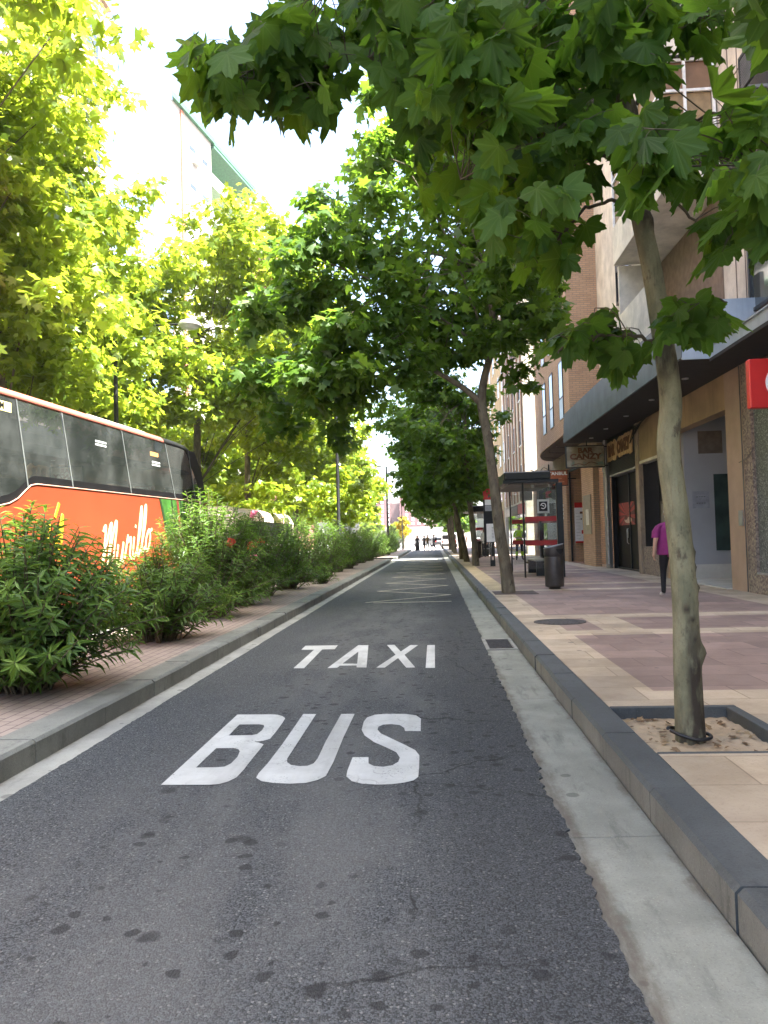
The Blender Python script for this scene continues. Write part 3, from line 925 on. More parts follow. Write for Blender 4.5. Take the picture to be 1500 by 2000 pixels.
# ================================================================== plane trees
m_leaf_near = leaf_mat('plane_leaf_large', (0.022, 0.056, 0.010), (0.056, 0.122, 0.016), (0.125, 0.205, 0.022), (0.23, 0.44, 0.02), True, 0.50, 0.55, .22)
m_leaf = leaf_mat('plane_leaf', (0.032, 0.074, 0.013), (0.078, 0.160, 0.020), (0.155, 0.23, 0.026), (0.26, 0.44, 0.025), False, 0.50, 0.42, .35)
m_leaf_sun = leaf_mat('plane_leaf_sunlit', (0.070, 0.125, 0.015), (0.155, 0.235, 0.024), (0.25, 0.29, 0.03), (0.58, 0.68, 0.035), False, 0.57, 0.30)  # the same leaf with sunshine brightened into its colour
m_bark = bark_mat('plane_bark', (0.150, 0.146, 0.085), (0.050, 0.036, 0.023), (0.225, 0.215, 0.130))
m_bark2 = bark_mat('plane_bark_brown', (0.105, 0.086, 0.056), (0.040, 0.030, 0.020), (0.16, 0.137, 0.088))
m_twig = M('twig', (0.075, 0.06, 0.035), 0.8)


def trunk_mesh(name, pts, rad, mat, parent, knots=(), seg=26, n=90, lump=0.05, dark=None):
    """a bole with swellings; knots = (height, angle, size, out)"""
    P = smooth_path(pts, n); R = np.interp(np.linspace(0, 1, n), np.linspace(0, 1, len(rad)), rad)
    vs, tn = [], []
    r = np.random.default_rng(11)
    ph = r.uniform(0, 6.28, 12)
    for i, (p, q) in enumerate(zip(P, R)):
        for k in range(seg):
            a = 2 * PI * k / seg
            z = p[2]
            f = 1 + lump * (math.sin(2 * a + ph[0] + z * .9) * .6 + math.sin(3 * a + ph[1] - z * 1.7) * .4 + math.sin(z * 3.1 + ph[2] + a) * .35 + math.sin(5 * a + z * 6 + ph[3]) * .18)
            t = 0.0
            for (kz, ka, ks, ko) in knots:
                da = (a - ka + PI) % (2 * PI) - PI
                d2 = ((z - kz) / ks) ** 2 + (da * q / ks) ** 2
                f += ko / q * math.exp(-d2)
                t = max(t, min(1, 1.2 * math.exp(-d2 * 0.55)) if ko > 0 else 0)
            if dark:
                t = max(t, dark(a, z))
            vs.append((p[0] + q * f * math.cos(a), p[1] + q * f * math.sin(a), z)); tn.append(t)
    fs = []
    for i in range(n - 1):
        for k in range(seg):
            a = i * seg + k; b = i * seg + (k + 1) % seg
            fs.append((a, b, b + seg, a + seg))
    fs.append(tuple(range((n - 1) * seg, n * seg)))
    vs = [tuple(Vector(v) - parent.location) for v in vs]
    me = bpy.data.meshes.new(name); me.from_pydata(vs, [], fs)
    a_ = me.attributes.new('tint', 'FLOAT', 'POINT'); a_.data.foreach_set('value', np.array(tn, np.float32))
    me.polygons.foreach_set('use_smooth', [True] * len(fs)); me.materials.append(mat); me.update()
    return link(name, me, parent)


def in_poly(pt, poly):
    x, y = pt; c = False; n = len(poly); j = n - 1
    for i in range(n):
        xi, yi = poly[i]; xj, yj = poly[j]
        if (yi > y) != (yj > y) and x < (xj - xi) * (y - yi) / (yj - yi) + xi: c = not c
        j = i
    return c


def near_tree():
    root = thing('plane_tree', 'plane tree with large leaves and pale knobbly trunk, standing in the open sandy pit', 'tree', (1.55, 4.93, 0.09), 0, 'street trees on the shop pavement')
    prof = [(1348, 1428), (1342, 1300), (1339, 1200), (1332, 1100), (1321, 1000), (1308, 900), (1306, 850), (1311, 790), (1304, 720), (1293, 650), (1272, 520), (1250, 420), (1236, 320), (1222, 230), (1214, 150)]
    path = [at(x, y, 4.93) for x, y in prof]
    path[0][2] = 0.06
    path += [path[-1] + np.array([-.02, 0, .7]), path[-1] + np.array([.1, .1, 1.9]), path[-1] + np.array([.1, .1, 3.4])]
    rad = [.090, .081, .076, .072, .073, .070, .068, .067, .064, .062, .061, .060, .058, .055, .050, .045, .035, .015]
    knots = [(0.62, 0.1, .055, .040), (0.55, 5.0, .035, .018), (.83, 4.9, .02, .01), (1.24, .2, .03, .02), (1.15, .25, .025, .02), (1.02, .1, .03, .022), (.93, .3, .025, .018), (1.33, 4.8, .016, -.01),
             (1.06, 4.6, .016, -.01), (1.50, 4.9, .014, -.008), (.90, 4.5, .02, .008), (.7, 5.1, .02, .012), (2.42, 4.6, .06, .012), (3.35, 5.3, .05, .02), (4.05, 0.5, .12, .03), (2.05, 4.4, .018, -.008), (0.09, 4.6, .09, .015)]

    def dark(a, z):
        s = max(0.0, math.cos(a + 0.75))            # scarred, peeled side
        return min(1.0, max(0, s - .25) * 2.4) * max(0, min(1, (1.05 - z) / .5)) + (0.95 if 2.42 < z < 2.62 else 0) * 0.8
    trunk_mesh('trunk', path, rad, m_bark, root, knots, 40, 170, 0.045, dark)
    limbs_px = [
        [(1222, 245, 4.93), (1120, 190, 4.7), (960, 110, 4.4), (760, 112, 4.15), (560, 140, 4.05), (430, 120, 4.05)],
        [(1232, 320, 4.93), (1110, 300, 4.55), (1000, 330, 4.3), (900, 350, 4.15)],
        [(1245, 400, 4.93), (1160, 400, 4.6), (1085, 470, 4.5), (1050, 520, 4.45)],
        [(1236, 330, 4.93), (1310, 265, 4.5), (1400, 220, 4.1), (1500, 190, 3.7)],
        [(1240, 350, 4.93), (1330, 330, 4.4), (1430, 330, 3.8), (1500, 330, 3.3)],
        [(1293, 668, 4.93), (1200, 655, 4.75), (1130, 665, 4.6), (1090, 690, 4.5)],
        [(1293, 660, 4.93), (1340, 620, 4.7), (1375, 575, 4.55), (1420, 590, 4.45)],
        [(1216, 160, 4.93), (1100, 40, 4.6), (960, -60, 4.4), (800, -80, 4.2), (640, -20, 4.1)],
        [(1216, 120, 4.93), (1300, 20, 4.6), (1420, -40, 4.2), (1480, -60, 3.4), (1450, 0, 2.5)],
        [(1228, 280, 4.93), (1330, 400, 4.5), (1400, 480, 4.3)],
        [(1218, 200, 4.93), (1060, 140, 4.9), (900, 210, 5.1), (830, 280, 5.2)],
    ]
    limbs = []; pts_all = []
    for lp in limbs_px:
        P = smooth_path([at(*q) for q in lp], 26)
        P[1:-1] += RNG.normal(size=(24, 3)) * 0.008
        r0 = 0.022 if len(lp) > 4 else 0.014
        limbs.append((P, list(np.linspace(r0, 0.004, 26)))); pts_all += [tuple(q) for q in P[4:]]
    pts_all = np.array(pts_all)
    areas = [
        ([(352, 85), (410, 68), (500, 48), (560, 0), (640, -40), (780, -60), (800, 160), (720, 175), (690, 150), (640, 165), (600, 195), (545, 215), (470, 200), (400, 160)], 3.7, 4.6, 72, 4),
        ([(760, -60), (1215, -60), (1212, 180), (1150, 330), (1120, 430), (1080, 600), (1050, 520), (990, 470), (940, 385), (860, 365), (835, 300), (790, 190), (765, 120)], 3.5, 5.5, 150, 4),
        ([(850, 120), (1180, 120), (1130, 330), (1060, 420), (980, 430), (860, 330)], 3.7, 5.0, 36, 4),
        ([(1210, -60), (1400, -60), (1380, 40), (1320, 60), (1230, 130)], 3.8, 5.0, 26, 4),
        ([(1225, 215), (1300, 225), (1400, 225), (1500, 175), (1540, 180), (1540, 440), (1460, 390), (1400, 330), (1320, 340), (1240, 320)], 3.2, 4.8, 42, 4),
        ([(1440, 240), (1540, 240), (1540, 450), (1470, 420)], 2.9, 3.5, 9, 3),
        ([(1090, 650), (1160, 590), (1240, 650), (1290, 640), (1350, 590), (1410, 575), (1420, 600), (1380, 635), (1300, 650), (1220, 690), (1130, 700), (1085, 700)], 4.3, 5.1, 17, 4),
        ([(1360, 400), (1440, 430), (1440, 480), (1370, 470)], 3.9, 4.4, 4, 3),
        ([(1430, -50), (1540, -50), (1540, 40), (1450, 30)], 2.2, 2.6, 4, 3),
    ]
    P, T, N, S, ti = [], [], [], [], []
    for poly, ya, yb, na, per in areas:
        xs = [p[0] for p in poly]; ysx = [p[1] for p in poly]; k = 0
        while k < na:
            q = (random.uniform(min(xs), max(xs)), random.uniform(min(ysx), max(ysx)))
            if not in_poly(q, poly): continue
            k += 1
            c = at(q[0], q[1], random.uniform(ya, yb))
            d = np.linalg.norm(pts_all - c, axis=1); j = int(np.argmin(d))
            b = pts_all[j]; mid = (b + c) / 2 + RNG.normal(size=3) * .03 + np.array([0, 0, .03])
            if d[j] < .55:
                limbs.append((smooth_path([b, mid, c], 6), list(np.linspace(.0045, .0022, 6))))
            tone = RNG.normal(0, .1)
            for _ in range(per):
                a = random.uniform(0, 6.28)
                hd = np.array([math.cos(a), math.sin(a), 0])
                p = c + hd * random.uniform(.03, .15) + np.array([0, 0, random.uniform(-.10, .05)])
                nn = np.array([0, 0, .42]) + hd * random.uniform(.2, 1.1) + RNG.normal(size=3) * .42
                tt = hd * .45 + np.array([0, 0, -0.95]) + RNG.normal(size=3) * .28
                limbs.append(([c, (c + p) / 2 + np.array([0, 0, .012]), p], [.0022, .0016, .0014]))
                P.append(p); N.append(nn / np.linalg.norm(nn)); T.append(tt)
                S.append(random.choice([.085, .11, .13, .145, .16, .175, .19])); ti.append(min(1, max(0, random.gauss(.40, .17) + tone)))
    # the crown above the top of the picture
    up = clump_leaves([((0.9 + dx, 5.1 + dy, 6.3 + dz), 1.0) for dx, dy, dz in [(0, 0, 0), (1.2, .4, .2), (-1.2, .3, .3), (0, 1.2, .5), (.2, -1.0, .4), (.9, .9, 1.3), (-.8, -.3, 1.4), (.4, 0, 2.2), (-1.9, -.2, -.2)]], 190, .2)
    P = np.concatenate([np.array(P), up[0]]); T = np.concatenate([np.array(T), up[1]]); N = np.concatenate([np.array(N), up[2]])
    S = np.concatenate([np.array(S), up[3]]); ti = np.concatenate([np.array(ti), up[4]])
    crown = leaves('crown', P, T, N, S, ti, 0, m_leaf_near, root, root.location, droop=RNG.choice([.3, .8, 1.4, 2.2, 3.4, 4.6], len(P)) * RNG.uniform(.8, 1.2, len(P)), uv=True)
    wood('branch_work', limbs, m_twig, root, 8)
    t = thing('rubber_hose', 'black rubber hose looped round the foot of the trunk', 'hose', (1.55, 4.9, 0.1))
    mb = MB()
    r0 = .125
    c0 = path[0]
    ring = [(c0[0] - .005 + r0 * 1.0 * math.cos(a), c0[1] + r0 * math.sin(a), .112 + .035 * (-math.cos(a)) * (1 if math.cos(a) < 0 else .1)) for a in np.linspace(-2.9, 2.9, 40)]
    mb.tube(ring, .011, 8)
    mb.build('hose_loop', M('black_rubber', (0.012, 0.012, 0.013), 0.5), t)


near_tree()


def px_clumps(lst, Y, jit, k=1.0):
    out = []
    for x, y, r in lst:
        yy = Y + RNG.uniform(-jit, jit)
        out.append((at(x, y, Y) * np.array([1, 0, 1]) + np.array([0, yy, 0]), r * Y / FOC * k))
    return out


def limb_to(base, tip, r0, n=12):
    mid = (np.array(base) * .5 + np.array(tip) * .5) + np.array([0, 0, .25]) + RNG.normal(size=3) * .12
    return (smooth_path([base, mid, tip], n), list(np.linspace(r0, .012, n)))


def tree(label, base, path, rad, clumps, per, size, lod, mat, bark, group, fork=None, seg=14, name='plane_tree', limbs_extra=(), fill=None):
    root = thing(name, label, 'tree', base, 0, group)
    trunk_mesh('trunk', path, rad, bark, root, [(base[2] + 1.1, 4.6, .06, .02), (base[2] + 1.9, 4.2, .05, .02), (base[2] + .5, 5.5, .06, .025)], seg, 50, .06)
    P, T, N, S, ti = clump_leaves(sprays(clumps, 6, .46, int(base[1] * 10)), per, size)
    if fill:
        poly, ya, yb, n = fill
        xs = [p[0] for p in poly]; ysx = [p[1] for p in poly]; Q = []
        while len(Q) < n:
            q = (random.uniform(min(xs), max(xs)), random.uniform(min(ysx), max(ysx)))
            if in_poly(q, poly): Q.append(at(q[0], q[1], base[1]) * np.array([1, 0, 1]) + np.array([0, random.uniform(ya, yb), 0]))
        Q = np.array(Q); d = rand_dirs(n)
        P = np.concatenate([P, Q]); N = np.concatenate([N, unit(d * .7 + np.array([0, 0, .7]))]); T = np.concatenate([T, unit(rand_dirs(n) + np.array([0, 0, -.5]))])
        S = np.concatenate([S, size * RNG.uniform(.65, 1.15, n)]); ti = np.concatenate([ti, np.clip(RNG.normal(.42, .2, n), 0, 1)])
    leaves('crown', P, T, N, S, ti, lod, mat, root, root.location, droop=RNG.uniform(.3, 3.2, len(P)))
    lim = list(limbs_extra)
    top = np.array(path[-1])
    fk = [np.array(q) for q in (fork or [path[-1], path[-2], path[-3]])]
    for i, (c, r) in enumerate(clumps[:24]):
        b = fk[i % len(fk)]
        lim.append(limb_to(b, c, .034 if i < 5 else .014))
    wood('branch_work', lim, bark if len(clumps) < 40 else m_twig, root, 8)
    return root


# second tree, beside the litter bin
c2 = px_clumps([(640, 560, 80), (705, 470, 80), (770, 390, 75), (770, 300, 60), (840, 360, 80), (890, 450, 85), (720, 610, 90), (650, 690, 85), (600, 770, 75), (560, 690, 70),
                (710, 750, 75), (820, 600, 90), (900, 590, 85), (985, 560, 80), (1045, 600, 60), (960, 680, 70), (870, 665, 70), (790, 680, 80), (1000, 470, 80), (910, 350, 80),
                (830, 275, 60), (1055, 520, 60), (580, 600, 75), (635, 830, 45), (530, 650, 55), (700, 340, 40), (930, 270, 70), (1020, 380, 80), (1035, 730, 32), (1060, 660, 45), (680, 790, 45), (740, 240, 40), (560, 830, 45), (500, 720, 45), (625, 430, 50), (585, 490, 50), (655, 370, 45)], 16.7, 1.9)
base2 = (1.57, 16.68, K)
p2 = [at(x, y, 16.68) for x, y in [(994, 1160), (988, 1110), (976, 1040), (966, 950), (953, 860), (941, 790), (945, 742), (958, 690), (963, 640)]]
p2 += [p2[-1] + np.array([-.1, 0, 1.3]), p2[-1] + np.array([-.5, .1, 2.6])]
l2 = [at(x, y, 16.68 - d) for x, y, d in [(940, 790, 0), (915, 765, .1), (880, 742, .3), (850, 725, .4), (815, 700, .5), (740, 640, .8)]]
tree('plane tree leaning over the lane just before the dark litter bin', base2, p2, [.15, .125, .118, .108, .10, .105, .09, .075, .07, .06, .03], c2, 440, .205, 1, m_leaf, m_bark2,
     'street trees on the shop pavement', fork=[p2[7], p2[9], p2[10]], seg=20, fill=([(560, 640), (600, 540), (640, 450), (690, 370), (690, 260), (750, 200), (850, 225), (960, 260), (1060, 400), (1095, 560), (1080, 690), (1000, 730), (900, 690), (830, 715), (760, 770), (670, 850), (580, 850), (510, 740)], 14.9, 18.6, 3000), limbs_extra=[(smooth_path(l2, 16), list(np.linspace(.075, .025, 16)))])
mb = MB(); mb.box(1.25, 2.15, 16.2, 17.15, .1, K + .008); t = mb.build('tree_grate', M('dark_boards', (.085, .06, .05), .8, 0, .3, 9))
tag(t, 'flat dark cover round the foot of the leaning tree near the bin', 'tree grate')


def ell_clumps(c, R, n, rr, seed):
    r = np.random.default_rng(seed); out = []
    for _ in range(n):
        d = r.normal(size=3); d /= np.linalg.norm(d)
        q = r.uniform(.35, .82)
        out.append((np.array(c) + d * np.array(R) * q, r.uniform(rr * .75, rr * 1.2)))
    return out


g_r = 'street trees on the shop pavement'
far = [  # x, Y, lean, label
    (1.74, 32.5, -.25, 'slim plane tree with blotched trunk right beside the bus stop sign'),
    (1.60, 38.1, -.75, 'plane tree whose thin trunk slants towards the lane, behind the bus stop sign'),
    (1.54, 42.7, -.5, 'plane tree with a straight grey trunk beside the woman in the long black skirt'),
    (1.57, 57.7, -.3, 'plane tree behind the woman in black, past the second bus shelter'),
    (1.60, 64.0, -.4, 'plane tree second to last on the shop side, dark trunk'),
    (1.60, 76.0, -.3, 'plane tree farthest along the shop side, close to the white van'),
]
protos = []
for i, (x, Y, ln, lab) in enumerate(far):
    b = np.array([x, Y, K])
    path = [b, b + np.array([ln * .2, 0, 1.0]), b + np.array([ln * .6, 0, 2.4]), b + np.array([ln, 0, 3.8]), b + np.array([ln * 1.1, 0, 5.2]), b + np.array([ln, .1, 7.0])]
    low = 1.0 if i in (0, 1) else 0.0
    cl = ell_clumps(b + np.array([-1.0 + .1 * i, 0, 6.0]), (2.9, 2.9, 3.6), 24, 1.05, 40 + i)
    cl += [(b + np.array([dx, dy, dz]), .7) for dx, dy, dz in ((-2.4, -.5, 3.4), (-1.2, -1.2, 3.2), (-.2, .6, 3.1), (-3.0, .8, 4.0), (.8, -.8, 3.6), (-1.8, 1.2, 2.9))]
    tree(lab, tuple(b), path, [.15, .12, .11, .10, .08, .03], cl, 215 if i < 3 else 150, .22 if i < 3 else .27, 1 if i < 2 else 2, m_leaf, m_bark2, g_r, seg=10)

# the sunny row beyond the coach
def sunny(label, x, Y, hgt, R, seed, per, size, lod, shift=0.0):
    b = np.array([x, Y, K])
    path = [b, b + np.array([0, 0, 1.5]), b + np.array([.1, 0, 3.2]), b + np.array([.15, 0, 5.5]), b + np.array([.2, 0, 8.5])]
    cl = ell_clumps(b + np.array([shift, 0, hgt * .62]), (R, R, hgt * .40), 46, 1.25, seed)
    cl = [(c, r_) for c, r_ in cl if not (c[0] > -9.0 and c[2] < 5.4 and Y < 31)]
    r = np.random.default_rng(seed + 1)
    for k in range(12):
        a = 2 * PI * k / 12
        if x + shift + R * .75 * math.cos(a) > -8.9 and Y < 31: continue
        cl.append((b + np.array([shift + R * .75 * math.cos(a), R * .75 * math.sin(a), 3.0 + r.uniform(-.2, 1.2)]), .95))
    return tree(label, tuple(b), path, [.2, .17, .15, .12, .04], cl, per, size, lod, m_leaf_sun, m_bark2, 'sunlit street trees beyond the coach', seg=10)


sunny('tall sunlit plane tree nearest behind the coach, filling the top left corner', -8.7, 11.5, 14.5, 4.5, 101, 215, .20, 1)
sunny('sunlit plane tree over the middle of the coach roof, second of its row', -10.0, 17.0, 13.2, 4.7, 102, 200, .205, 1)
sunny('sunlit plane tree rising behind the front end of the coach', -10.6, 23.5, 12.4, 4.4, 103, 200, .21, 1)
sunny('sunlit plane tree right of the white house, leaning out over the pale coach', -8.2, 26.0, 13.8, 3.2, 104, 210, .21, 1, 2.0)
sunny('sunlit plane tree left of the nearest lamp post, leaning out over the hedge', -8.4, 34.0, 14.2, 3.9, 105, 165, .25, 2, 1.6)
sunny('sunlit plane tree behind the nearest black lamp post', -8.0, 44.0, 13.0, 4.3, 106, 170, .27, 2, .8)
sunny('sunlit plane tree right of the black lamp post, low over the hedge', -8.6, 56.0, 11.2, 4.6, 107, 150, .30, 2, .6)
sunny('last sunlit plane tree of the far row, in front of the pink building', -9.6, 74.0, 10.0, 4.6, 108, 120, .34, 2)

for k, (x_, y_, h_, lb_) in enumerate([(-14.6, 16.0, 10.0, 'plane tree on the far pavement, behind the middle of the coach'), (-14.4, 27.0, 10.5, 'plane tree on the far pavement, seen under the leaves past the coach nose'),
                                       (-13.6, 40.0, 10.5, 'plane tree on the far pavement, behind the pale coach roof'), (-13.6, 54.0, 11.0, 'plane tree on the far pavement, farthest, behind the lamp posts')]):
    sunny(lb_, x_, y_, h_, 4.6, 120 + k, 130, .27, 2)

# ================================================================== oleanders
m_ole = leaf_mat('oleander_leaf', (0.040, 0.085, 0.020), (0.095, 0.175, 0.034), (0.20, 0.31, 0.05), (0.28, 0.50, 0.04), False, 0.36, 0.36, .28)
m_stem = M('oleander_stem', (0.10, 0.085, 0.05), 0.8)
m_pink = leaf_mat('oleander_pink', (0.62, 0.14, 0.26), (0.75, 0.25, 0.38), (0.85, 0.42, 0.52), (0.8, 0.3, 0.4), False, 0.3, 0.6)
m_red = leaf_mat('oleander_coral', (0.42, 0.06, 0.04), (0.60, 0.12, 0.07), (0.7, 0.2, 0.12), (0.6, 0.1, 0.06), False, 0.3, 0.6)


def oleander(label, x, y, h, r, seed, n_stem, leaf=0.15, per=34, flowers=(), z0=K, cat='shrub', name='oleander_bush', droop_=0.0):
    root = thing(name, label, cat, (x, y, z0), 0, 'oleanders along the planted strip')
    rg = np.random.default_rng(seed)
    P, T, N, S, ti, lim = [], [], [], [], [], []
    tips = []
    for s in range(n_stem):
        a = rg.uniform(0, 2 * PI); q = rg.uniform(0, 1) ** .62
        lean = q * r
        hh = h * (1 - .42 * q ** 2.2) * rg.uniform(.72, 1.05)
        if rg.uniform() < .24: hh *= rg.uniform(.3, .6); lean *= rg.uniform(1.0, 1.35)
        b = np.array([x + .22 * r * q * math.cos(a) + rg.normal() * .05, y + .22 * r * q * math.sin(a) + rg.normal() * .05, z0])
        tip = np.array([x + lean * math.cos(a), y + lean * math.sin(a), z0 + hh])
        mid = np.array([x + .5 * lean * math.cos(a), y + .5 * lean * math.sin(a), z0 + hh * .55]) + rg.normal(size=3) * .04
        pth = smooth_path([b, mid, tip], 9)
        lim.append((pth, list(np.linspace(.011, .004, 9))))
        d = tip - pth[6]; d /= np.linalg.norm(d)
        tips.append((tip, d))
        tone = rg.normal(0, .09)
        for k in range(per):
            u = 1 - (k / per) ** 1.15 * .78
            fi = u * 8; i = min(int(fi), 7); p = pth[i] + (pth[i + 1] - pth[i]) * (fi - i)
            ax_ = pth[i + 1] - pth[i]; ax_ /= np.linalg.norm(ax_)
            az = k * 2.2 + rg.uniform(-.3, .3)
            s1 = np.cross(ax_, [0.3, .2, 1.0]); s1 /= np.linalg.norm(s1); s2 = np.cross(ax_, s1)
            out = s1 * math.cos(az) + s2 * math.sin(az)
            spread = .30 + .55 * (1 - u) / .78
            t = ax_ * (1.0 - .35 * (1 - u)) + out * spread + np.array([0, 0, .12 - .16 * (1 - u)]) + rg.normal(size=3) * .1
            nn = ax_ * .8 - out * .3 + np.array([0, 0, .4]) + rg.normal(size=3) * .2
            P.append(p); T.append(t); N.append(nn); S.append(leaf * rg.uniform(.6, 1.12) * (0.6 if k < 4 else 1))
            ti.append(np.clip(.38 + tone + .42 * max(0, (u - .86) / .14) + rg.normal(0, .1) - .18 * (1 - u), 0, 1))
    P, T, N, S, ti = map(np.array, (P, T, N, S, ti))
    leaves('foliage', P, T, unit(N), S, ti, 'lance', m_ole, root, root.location, droop=rg.uniform(.5, 2.5, len(P)))
    wood('stems', lim, m_stem, root, 5)
    for (fx, fz, colr, cnt, rad) in flowers:       # where the blossoms sit: offset along the row, height, colour
        c = np.array([x + .55 * r, y + fx, z0 + fz])
        dd = rand_dirs(cnt)
        leaves('blossom', c + dd * rad * rg.uniform(.3, 1, (cnt, 1)), rand_dirs(cnt), unit(dd + rg.normal(size=(cnt, 3)) * .3), np.full(cnt, .05), rg.uniform(0, 1, cnt), 2, colr, root, root.location)
    return root


oleander('nearest oleander bush, dark green, at the lower left beside the lettering on the coach', -3.66, 6.6, 1.58, 1.10, 201, 230, .172, 38)
oleander('low oleander bush just past the nearest one, without flowers', -3.58, 9.75, 1.26, .90, 202, 175, .15, 34)
oleander('big oleander bush with bright sunlit top in front of the coach nose', -3.82, 12.7, 2.12, 1.02, 203, 210, .16, 38, [(-.5, 1.25, m_red, 26, .09)])
oleander('tall oleander bush with pink and coral blossoms', -3.9, 15.0, 2.0, .95, 204, 130, .165, 34, [(-.7, 1.78, m_pink, 30, .085), (-.75, .95, m_pink, 22, .08), (-.9, 1.2, m_red, 34, .13), (-.2, 1.25, m_red, 18, .08)])
oleander('dark leafy oleander bush right behind the flowering one', -3.95, 17.4, 1.95, .95, 205, 115, .17, 30)
oleander('dense oleander bush growing behind the pale coach roof', -3.85, 20.0, 2.0, .95, 206, 105, .18, 30)
oleander('low light green plant at the foot of the hedge', -3.2, 22.0, .55, .45, 207, 45, .14, 20, name='small_shrub')
names = ['first', 'second', 'third', 'fourth', 'fifth', 'sixth', 'seventh', 'eighth', 'ninth', 'tenth', 'eleventh', 'twelfth']
o1 = oleander('oleander bush in front of the nearest black lamp post', -3.95, 23.2, 2.0, 1.0, 208, 85, .2, 26)
o2 = oleander('rounded oleander bush just past the nearest black lamp post', -3.8, 26.4, 2.0, 1.0, 209, 75, .21, 26)
labs = ['oleander bush third past the nearest lamp post, on the near side of the gap', 'oleander bush fourth past the nearest lamp post, before the gap', 'oleander bush fifth past the nearest lamp post, before the gap',
        'oleander bush next to last before the gap in the strip', 'oleander bush standing at the near edge of the gap in the strip',
        'oleander bush at the far edge of the gap, with a sunlit pale side', 'oleander bush second beyond the gap', 'oleander bush third beyond the gap', 'oleander bush fourth beyond the gap', 'oleander bush fifth beyond the gap',
        'oleander bush sixth beyond the gap', 'oleander bush at the far end of the strip, by the people crossing']
for i, (yy, lb) in enumerate(zip([29.6, 33.0, 36.6, 40.2, 44.0, 52.5, 56.0, 59.6, 63.5, 67.5, 71.5, 75.5], labs)):
    c = copy_tree(o1 if i % 2 else o2)
    c.location = (-3.85 + .08 * math.sin(i * 2.1), yy, K); c.rotation_euler = (0, 0, 1.3 * i + .4)
    s = 1.0 + .07 * math.sin(i * 1.7); c.scale = (s, s, s)
    c['label'] = lb

# ================================================================== buildings on the shop side
m_beige = concrete_mat('beige_panels', (0.62, 0.55, 0.47), 0.25, (2, 2, .3), False)
m_cream = concrete_mat('cream_render', (0.66, 0.61, 0.51), 0.2, (2, 2, .3), False)
m_tan = M('tan_lintel', (0.30, 0.205, 0.115), 0.6, 0, .2, 1.2, .1, stain=.4)
m_tan2 = M('portal_stone', (0.36, 0.255, 0.185), 0.5, 0, .1, 2, .05)
m_granite = speckle_mat('speckled_granite', (0.035, 0.045, 0.045), (0.11, 0.125, 0.12), (0.30, 0.31, 0.29), 48)
m_rough = speckle_mat('rough_stone', (0.13, 0.10, 0.085), (0.25, 0.20, 0.16), (0.33, 0.28, 0.2), 30, .7)
m_dark = M('dark_metal', (0.022, 0.024, 0.026), 0.45, .3, .2, 8)
m_black = M('black_panel', (0.007, 0.007, 0.008), 0.45, 0, .3, 3, spec=.3)
m_canopy = M('canopy_slats', (0.050, 0.060, 0.066), 0.45, .2, .35, 2.0, .05, stain=.5)
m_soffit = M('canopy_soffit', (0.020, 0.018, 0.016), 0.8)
m_bluegrey = M('blue_grey_sheet', (0.30, 0.36, 0.42), 0.4, .3, .12, 1.5, .04, stain=.25)
m_steel = M('brushed_steel', (0.42, 0.43, 0.44), 0.35, .8)
m_greywall = M('grey_paint', (0.33, 0.335, 0.35), 0.6, 0, .07, 1.0)
m_marble = M('pale_marble', (0.55, 0.53, 0.48), 0.25, 0, .1, 2.0)
m_white2 = M('white_frames', (0.72, 0.72, 0.70), 0.4)
m_blind = M('brown_blind', (0.20, 0.115, 0.065), 0.7, 0, .15, 3)
m_glassd = glass_mat('dark_window_glass', (0.6, 0.7, 0.7), .35)
m_glassr = M('reflecting_glass', (0.035, 0.045, 0.05), 0.04, 0, .2, 1.0, spec=.9)
m_glassb = M('blue_glass', (0.05, 0.075, 0.11), 0.05, 0, .2, 1.0, spec=1.0)
m_brick = brick_mat('orange_brick', (0.42, 0.255, 0.155), (0.50, 0.315, 0.195), (0.27, 0.21, 0.155), .25, .075, .012)
m_room = M('dark_interior', (0.012, 0.011, 0.010), 0.9)

# --- apartment house with the granite shop base
A = thing('apartment_house', 'beige apartment house with dark canopy over bar and grey entrance', 'building', (6.1, 15, K))
mb = MB()
mb.box(6.1, 17, -26, 28.7, 4.72, 22.3, 0)                       # floors above the shops
mb.box(6.16, 7.4, -26, 15.02, .52, 4.72, 1)                     # granite
mb.box(6.10, 7.4, 15.02, 15.40, .15, 4.72, 2)                   # rough pilaster
mb.box(6.08, 7.4, -26, 15.02, .15, .515, 2)
mb.box(6.09, 6.16, -26, 15.0, .518, .56, 3)                     # steel trim
mb.box(6.105, 6.40, 15.40, 16.28, .15, 4.71, 4)                 # right jamb
mb.box(6.107, 6.40, 16.28, 20.1, 3.87, 4.71, 5)                 # lintel
mb.box(6.105, 6.40, 20.1, 20.6, .15, 4.71, 5)
mb.box(6.40, 9.5, 16.0, 16.28, .15, 4.71, 6)                    # lobby walls
mb.box(6.40, 9.5, 19.9, 20.1, .15, 4.71, 6)
mb.box(9.4, 9.6, 16.28, 19.9, .15, 4.71, 6)
mb.box(6.40, 9.5, 16.28, 19.9, 4.25, 4.71, 6)
mb.box(6.0, 9.4, 16.28, 19.9, .1, K + .02, 7)                   # marble floor
mb.box(6.40, 9.4, 19.875, 19.9, K + .02, .52, 7)                # marble skirting
mb.box(6.107, 6.3, 20.6, 22.95, 3.45, 4.71, 5)                  # tan panel
mb.box(6.09, 6.3, 20.6, 22.95, 3.37, 3.448, 8)                  # pale lintel strip
mb.box(6.62, 6.7, 20.6, 22.95, .15, 4.7, 9)                     # dark shop
mb.box(6.12, 6.6, 20.62, 22.93, .15, .95, 2)
mb.box(6.12, 6.7, 23.3, 27.05, 3.78, 4.71, 9)                   # bar fascia board
mb.box(6.95, 7.05, 23.3, 27.05, .15, 4.7, 9)
